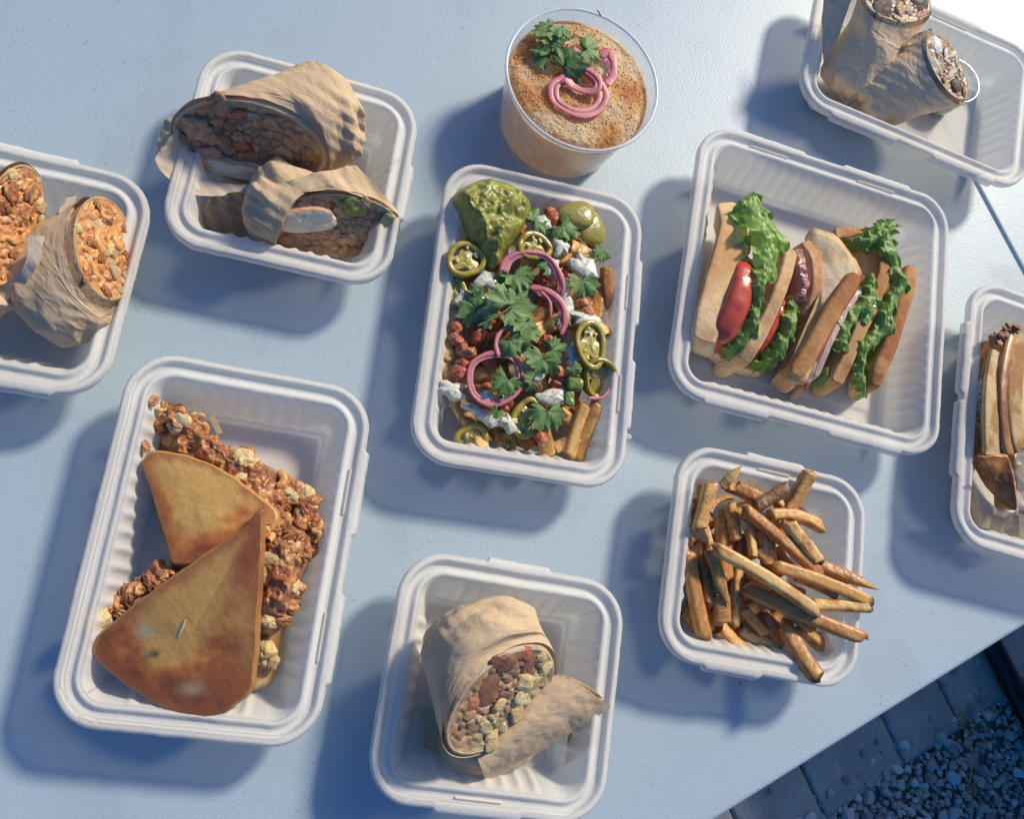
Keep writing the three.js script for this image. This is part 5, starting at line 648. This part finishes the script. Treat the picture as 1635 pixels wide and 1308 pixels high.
{ reseed(707); const Z = zoomed(60, 540, .5124);
  const b = thing('toasted_sandwich', 'toasted pulled pork sandwich half lying behind, its filling spilling along the far edge', 'sandwich', Z(560, 520, 0), 0, 'toasted pulled pork sandwich halves');
  plate(b, 'lower_toast', Z, [[360, 330, .012], [480, 300, .014], [650, 400, .015], [820, 520, .016], [868, 600, .016], [820, 740, .014], [640, 700, .012], [440, 690, .010], [400, 640, .010], [350, 480, .010]], .010, toastCol(.5), toastMat);
  strands(b, Z, [[400, 250, .022], [480, 300, .026], [600, 400, .03], [720, 440, .032], [840, 540, .032], [810, 660, .030]], 46, .006, .009);
  dollop('pork_filling', '', '', Z, [[392, 240], [440, 205], [500, 270], [600, 345], [720, 400], [830, 470], [872, 600], [830, 700], [760, 640], [700, 540], [560, 460], [440, 380], [385, 330]], .012, .024, { parent: b, mat: wetMat, amp: .008, lump: 85, nu: 220, nv: 60, col: porkCol });
  heap(b, Z, [[398, 240, .020], [450, 240, .024], [520, 310, .027], [600, 380, .030], [700, 420, .031], [780, 480, .032], [840, 540, .031]], 74, .0062, ['pulled', 'pulled', 'cheese', 'macaroni', 'pulled'], .0062, .006);
  heap(b, Z, [[410, 285, .030], [455, 250, .031]], 5, .003, ['cheese', 'potato'], .0068, .002);
  heap(b, Z, [[630, 385, .036], [690, 375, .036]], 4, .004, ['cheese'], .0075, .002);
  heap(b, Z, [[790, 560, .034], [850, 600, .030], [820, 690, .028]], 34, .006, ['pulled', 'pulled', 'macaroni'], .0060, .007);
  plate(b, 'upper_toast', Z, [[322, 384, .036], [362, 348, .038], [480, 366, .041], [600, 424, .043], [750, 540, .045], [720, 620, .045], [560, 690, .042], [426, 706, .036], [398, 630, .036], [350, 470, .036]], .013, toastCol(.45, .6), toastMat, { dome: .0012, nu: 200, nv: 70, edge: .022, wob: .0009 });
  { const o = thing('onion_strip', 'thin pale onion strip standing out of the pulled pork', 'onion', Z(555, 270, .03)); const g = new THREE.BoxGeometry(.0035, .0016, .013, 2, 1, 4); g.rotateY(.5); g.rotateX(.35); boxUv(g); part(o, 'strip', paint(g, () => [.58, .42, .22]), wetMat); }
  const f = thing('toasted_sandwich', 'toasted pulled pork sandwich half in front with a dark browned edge and toothpick', 'sandwich', Z(480, 900, 0), 0, 'toasted pulled pork sandwich halves');
  plate(f, 'lower_toast', Z, [[700, 720, .014], [775, 860, .014], [766, 990, .013], [725, 1085, .012], [640, 1100, .010], [420, 1100, .010], [240, 960, .010], [420, 780, .012]], .010, (rad, s, p) => mix([.62, .44, .22], [.48, .25, .09], sst(.4, .7, fbm(p[0] * 60, p[1] * 60, p[2] * 60))), toastMat);
  strands(f, Z, [[760, 590, .040], [780, 680, .036], [750, 780, .032], [730, 870, .028]], 44, .007, .009); strands(f, Z, [[190, 870, .018], [300, 800, .022], [430, 705, .028]], 24, .003, .008);
  dollop('pork_filling', '', '', Z, [[700, 560], [780, 545], [840, 590], [850, 680], [810, 790], [790, 870], [720, 930], [660, 900], [660, 700]], .014, .033, { parent: f, mat: wetMat, amp: .008, lump: 85, nu: 220, nv: 60, col: porkCol });
  heap(f, Z, [[745, 575, .040], [800, 620, .037], [790, 700, .034], [765, 780, .031], [735, 870, .028]], 82, .0066, ['pulled', 'pulled', 'macaroni', 'cheese', 'pulled'], .0062, .007);
  heap(f, Z, [[735, 600, .046], [730, 720, .042], [715, 850, .036]], 24, .004, ['pulled', 'macaroni', 'potato'], .0060, .003);
  heap(f, Z, [[195, 870, .020], [260, 830, .023], [350, 760, .026], [440, 700, .030]], 40, .0036, ['pulled', 'pulled', 'pulled', 'macaroni'], .0052, .004);
  heap(f, Z, [[172, 872, .030], [180, 880, .029]], 2, .001, ['cheese'], .0085, .001);
  heap(f, Z, [[715, 980, .020], [740, 1010, .018]], 7, .004, ['cheese', 'potato'], .0070, .002);
  plate(f, 'upper_toast', Z, [[706, 530, .054], [640, 588, .053], [500, 684, .050], [330, 806, .044], [188, 925, .036], [168, 985, .034], [240, 1060, .036], [340, 1128, .038], [440, 1178, .038], [510, 1190, .038], [605, 1155, .040], [672, 1088, .043], [688, 900, .050], [700, 700, .054]], .0135, (rad, s, p, a) => { const base = toastCol(.5, .6)(rad, s, p, a).map((v, i) => v * [.72, .70, .74][i]), x = p[0] + .0, z = p[2]; const d = Math.abs(x - (.028 - .10 * z) - .012 * (fbm(z * 40, 1, 2) - .5)); let c = mix(base, [.23, .07, .022], Math.exp(-((d / .0125) ** 2)) * .95 * sst(.9, .3, fbm(x * 60, z * 60, 7, 3))); c = mix(c, [.33, .31, .20], Math.exp(-(((x + .022) / .006) ** 2 + ((z - .003) / .0042) ** 2)) * .8); c = mix(c, [.33, .30, .17], Math.exp(-(((x - .006) / .008) ** 2 + ((z - .036) / .0042) ** 2)) * .6); return c; }, toastMat, { dome: .0022, nu: 220, nv: 80, edge: .022, wob: .0009 });
  const A = Z(431, 942, .053), B = Z(462, 872, .066), tp = thing('toothpick', 'wooden toothpick stuck through the front toasted sandwich', 'toothpick', A), dir = B.clone().sub(A), len = dir.length();
  const g = new THREE.LatheGeometry([[.00005, 0], [.0011, .003], [.0014, .006], [.0014, len - .005], [.0004, len]].map(([r, y]) => new THREE.Vector2(r, y)), 12); boxUv(g); const m = part(tp, 'stick', g, phys({ color: rgb(.86, .64, .30), roughness: .6 })); m.quaternion.setFromUnitVectors(V3(0, 1, 0), dir.normalize());
}
{ reseed(808); const Z = zoomed(1500, 430, .3824);
  const r = thing('grilled_sandwich', 'grilled cheese sandwich cut in half and partly wrapped in paper at the frame edge', 'sandwich', Z(260, 650, 0), 0);
  slice(r, 'bread_slice', Z, [[250, 345, .048], [232, 430, .050], [222, 540, .052], [220, 680, .050], [222, 780, .046]], .0165, .024, [.55, .05], (a, b, p, s) => mix(crustC(p, [.56, .27, .09], [.40, .16, .05]), mix(mix([.74, .56, .30], [.62, .40, .16], fbm(p[0] * 200, p[1] * 60, p[2] * 60)), [.46, .22, .07], sst(.45, .62, fbm(p[0] * 110, p[1] * 40, p[2] * 55 + 3, 4)) * .8).map((v) => v * (.85 + .3 * vn(p[0] * 800, p[1] * 800, p[2] * 800))), sst(-.1, .3, s)), breadMat, { round: 9, ends: .02 });
  slice(r, 'toasted_crust', Z, [[318, 240, .050], [290, 330, .052], [272, 450, .054], [268, 570, .054], [280, 690, .052], [300, 800, .048], [310, 1000, .036]], .0140, .034, [.42, .05], (a, b, p) => crustC(p, [.50, .24, .08], [.30, .10, .035]), toastMat, { round: 3 });
  slice(r, 'bread_slice', Z, [[345, 262, .050], [330, 360, .052], [318, 470, .054], [318, 580, .054], [335, 700, .052], [352, 760, .05]], .0175, .05, [-.1, .05], (a, b, p, s) => mix(crustC(p, [.54, .27, .10], [.38, .15, .05]), mix(mix([.66, .48, .26], [.54, .33, .13], fbm(p[0] * 120, p[1] * 60, p[2] * 60)), [.36, .16, .05], sst(.46, .62, fbm(p[0] * 90, p[1] * 40, p[2] * 60 + 9, 4)) * .8).map((v) => v * (.85 + .3 * vn(p[0] * 800, p[1] * 800, p[2] * 800))), sst(-.1, .3, s)), breadMat, { round: 9, ends: .02 });
  slice(r, 'bread_slice', Z, [[215, 360, .040], [200, 430, .042], [190, 480, .040]], .0095, .010, [.6, 0], breadCol([.60, .34, .12], [.46, .20, .07], .1, .6)); slice(r, 'melted_cheese', Z, [[192, 440, .042], [176, 490, .042], [172, 540, .041], [178, 600, .040]], .007, .008, [.7, 0], (a, b, p) => mix([.70, .58, .46], [.66, .64, .60], sst(.35, .6, b)), wetMat, { round: 2, wob: .002 }); slice(r, 'filling', Z, [[178, 590, .040], [172, 660, .040], [178, 740, .038]], .0085, .008, [.7, 0], (a, b, p) => mix([.60, .34, .10], [.40, .18, .05], sst(.3, .8, b)), wetMat, { round: 2, wob: .002 });
  plate(r, 'toast_end', Z, [[135, 810, .030], [165, 778, .044], [280, 778, .050], [316, 900, .048], [322, 1010, .040], [255, 980, .036], [185, 905, .032]], .010, toastCol(.4, .1), toastMat, { dome: .002, edge: .05 });
  heap(r, Z, [[215, 300, .046], [280, 270, .05], [315, 245, .05]], 16, .003, ['pulled', 'meat'], .0045, .003);
  const wax = { mat: phys({ vertexColors: true, roughness: .35, transmission: .5, thickness: 0, bumpMap: texFibre, bumpScale: .0012 }), base: [.62, .52, .40], amp: .004 };
  sheet(r, 'wax_paper', [Z(115, 890, .040), Z(190, 960, .042), Z(250, 1000, .040), Z(360, 1010, .042)], [Z(112, 1010, .020), Z(190, 1110, .024), Z(270, 1150, .022), Z(360, 1130, .022)], wax); sheet(r, 'wax_paper', [Z(330, 740, .056), Z(310, 820, .050), Z(320, 1020, .042)], [Z(420, 720, .056), Z(420, 820, .052), Z(420, 1040, .04)], wax); sheet(r, 'wax_paper', [Z(210, 1020, .030), Z(330, 1030, .034)], [Z(215, 1130, .012), Z(325, 1160, .014)], { ...wax, base: [.55, .42, .28] }); sheet(r, 'wax_paper', [Z(185, 300, .036), Z(150, 310, .034)], [Z(160, 380, .03), Z(130, 380, .03)], wax);
}

// ---------------------------------------------------------------- crumbs and smears
{ reseed(909); const bit = (P, kind, s, label, cat, squash = .5) => { const m = solo(cat, pick(lumps[kind]), lumpMat(kind), label, cat, undefined, P); m.rotation.set(rr(-.3, .3), rr(0, 6), rr(-.3, .3)); m.scale.set(s, s * squash, s); };
  bit(at(246, 641, .036), 'pulled', .0032, 'orange sauce smear on the inner wall beside the pulled pork', 'smear', .2); bit(at(262, 646, .032), 'pulled', .0022, 'small sauce spot next to the orange smear in the pork tray', 'smear', .2); bit(at(233, 713, .034), 'pulled', .0030, 'browned crumb at the toast corner near the ribbed wall', 'crumb');
  bit(at(629, 262, .034), 'guacamole', .0022, 'green guacamole fleck on the wall of the chicken burrito tray', 'fleck', .3); bit(at(634, 256, .036), 'guacamole', .0014, 'tiny upper green fleck on the burrito tray wall', 'fleck', .3); bit(at(621, 274, .030), 'lettuce', .0016, 'pale lower fleck on the burrito tray wall', 'fleck', .3);
  bit(at(1002, 697, .022), 'cream', .0022, 'white sauce speck on the right wall of the loaded tray', 'speck', .3); bit(at(1182, 1090, .003), 'potato', .0012, 'tiny crumb on the table beneath the plain fries', 'crumb'); bit(at(1215, 560, .006), 'cheese', .0026, 'bread crumb on the floor of the square sandwich tray', 'crumb'); bit(at(1440, 560, .006), 'cheese', .0018, 'small crumb right of the last bread slice', 'crumb'); }
renderer.render(scene, camera);
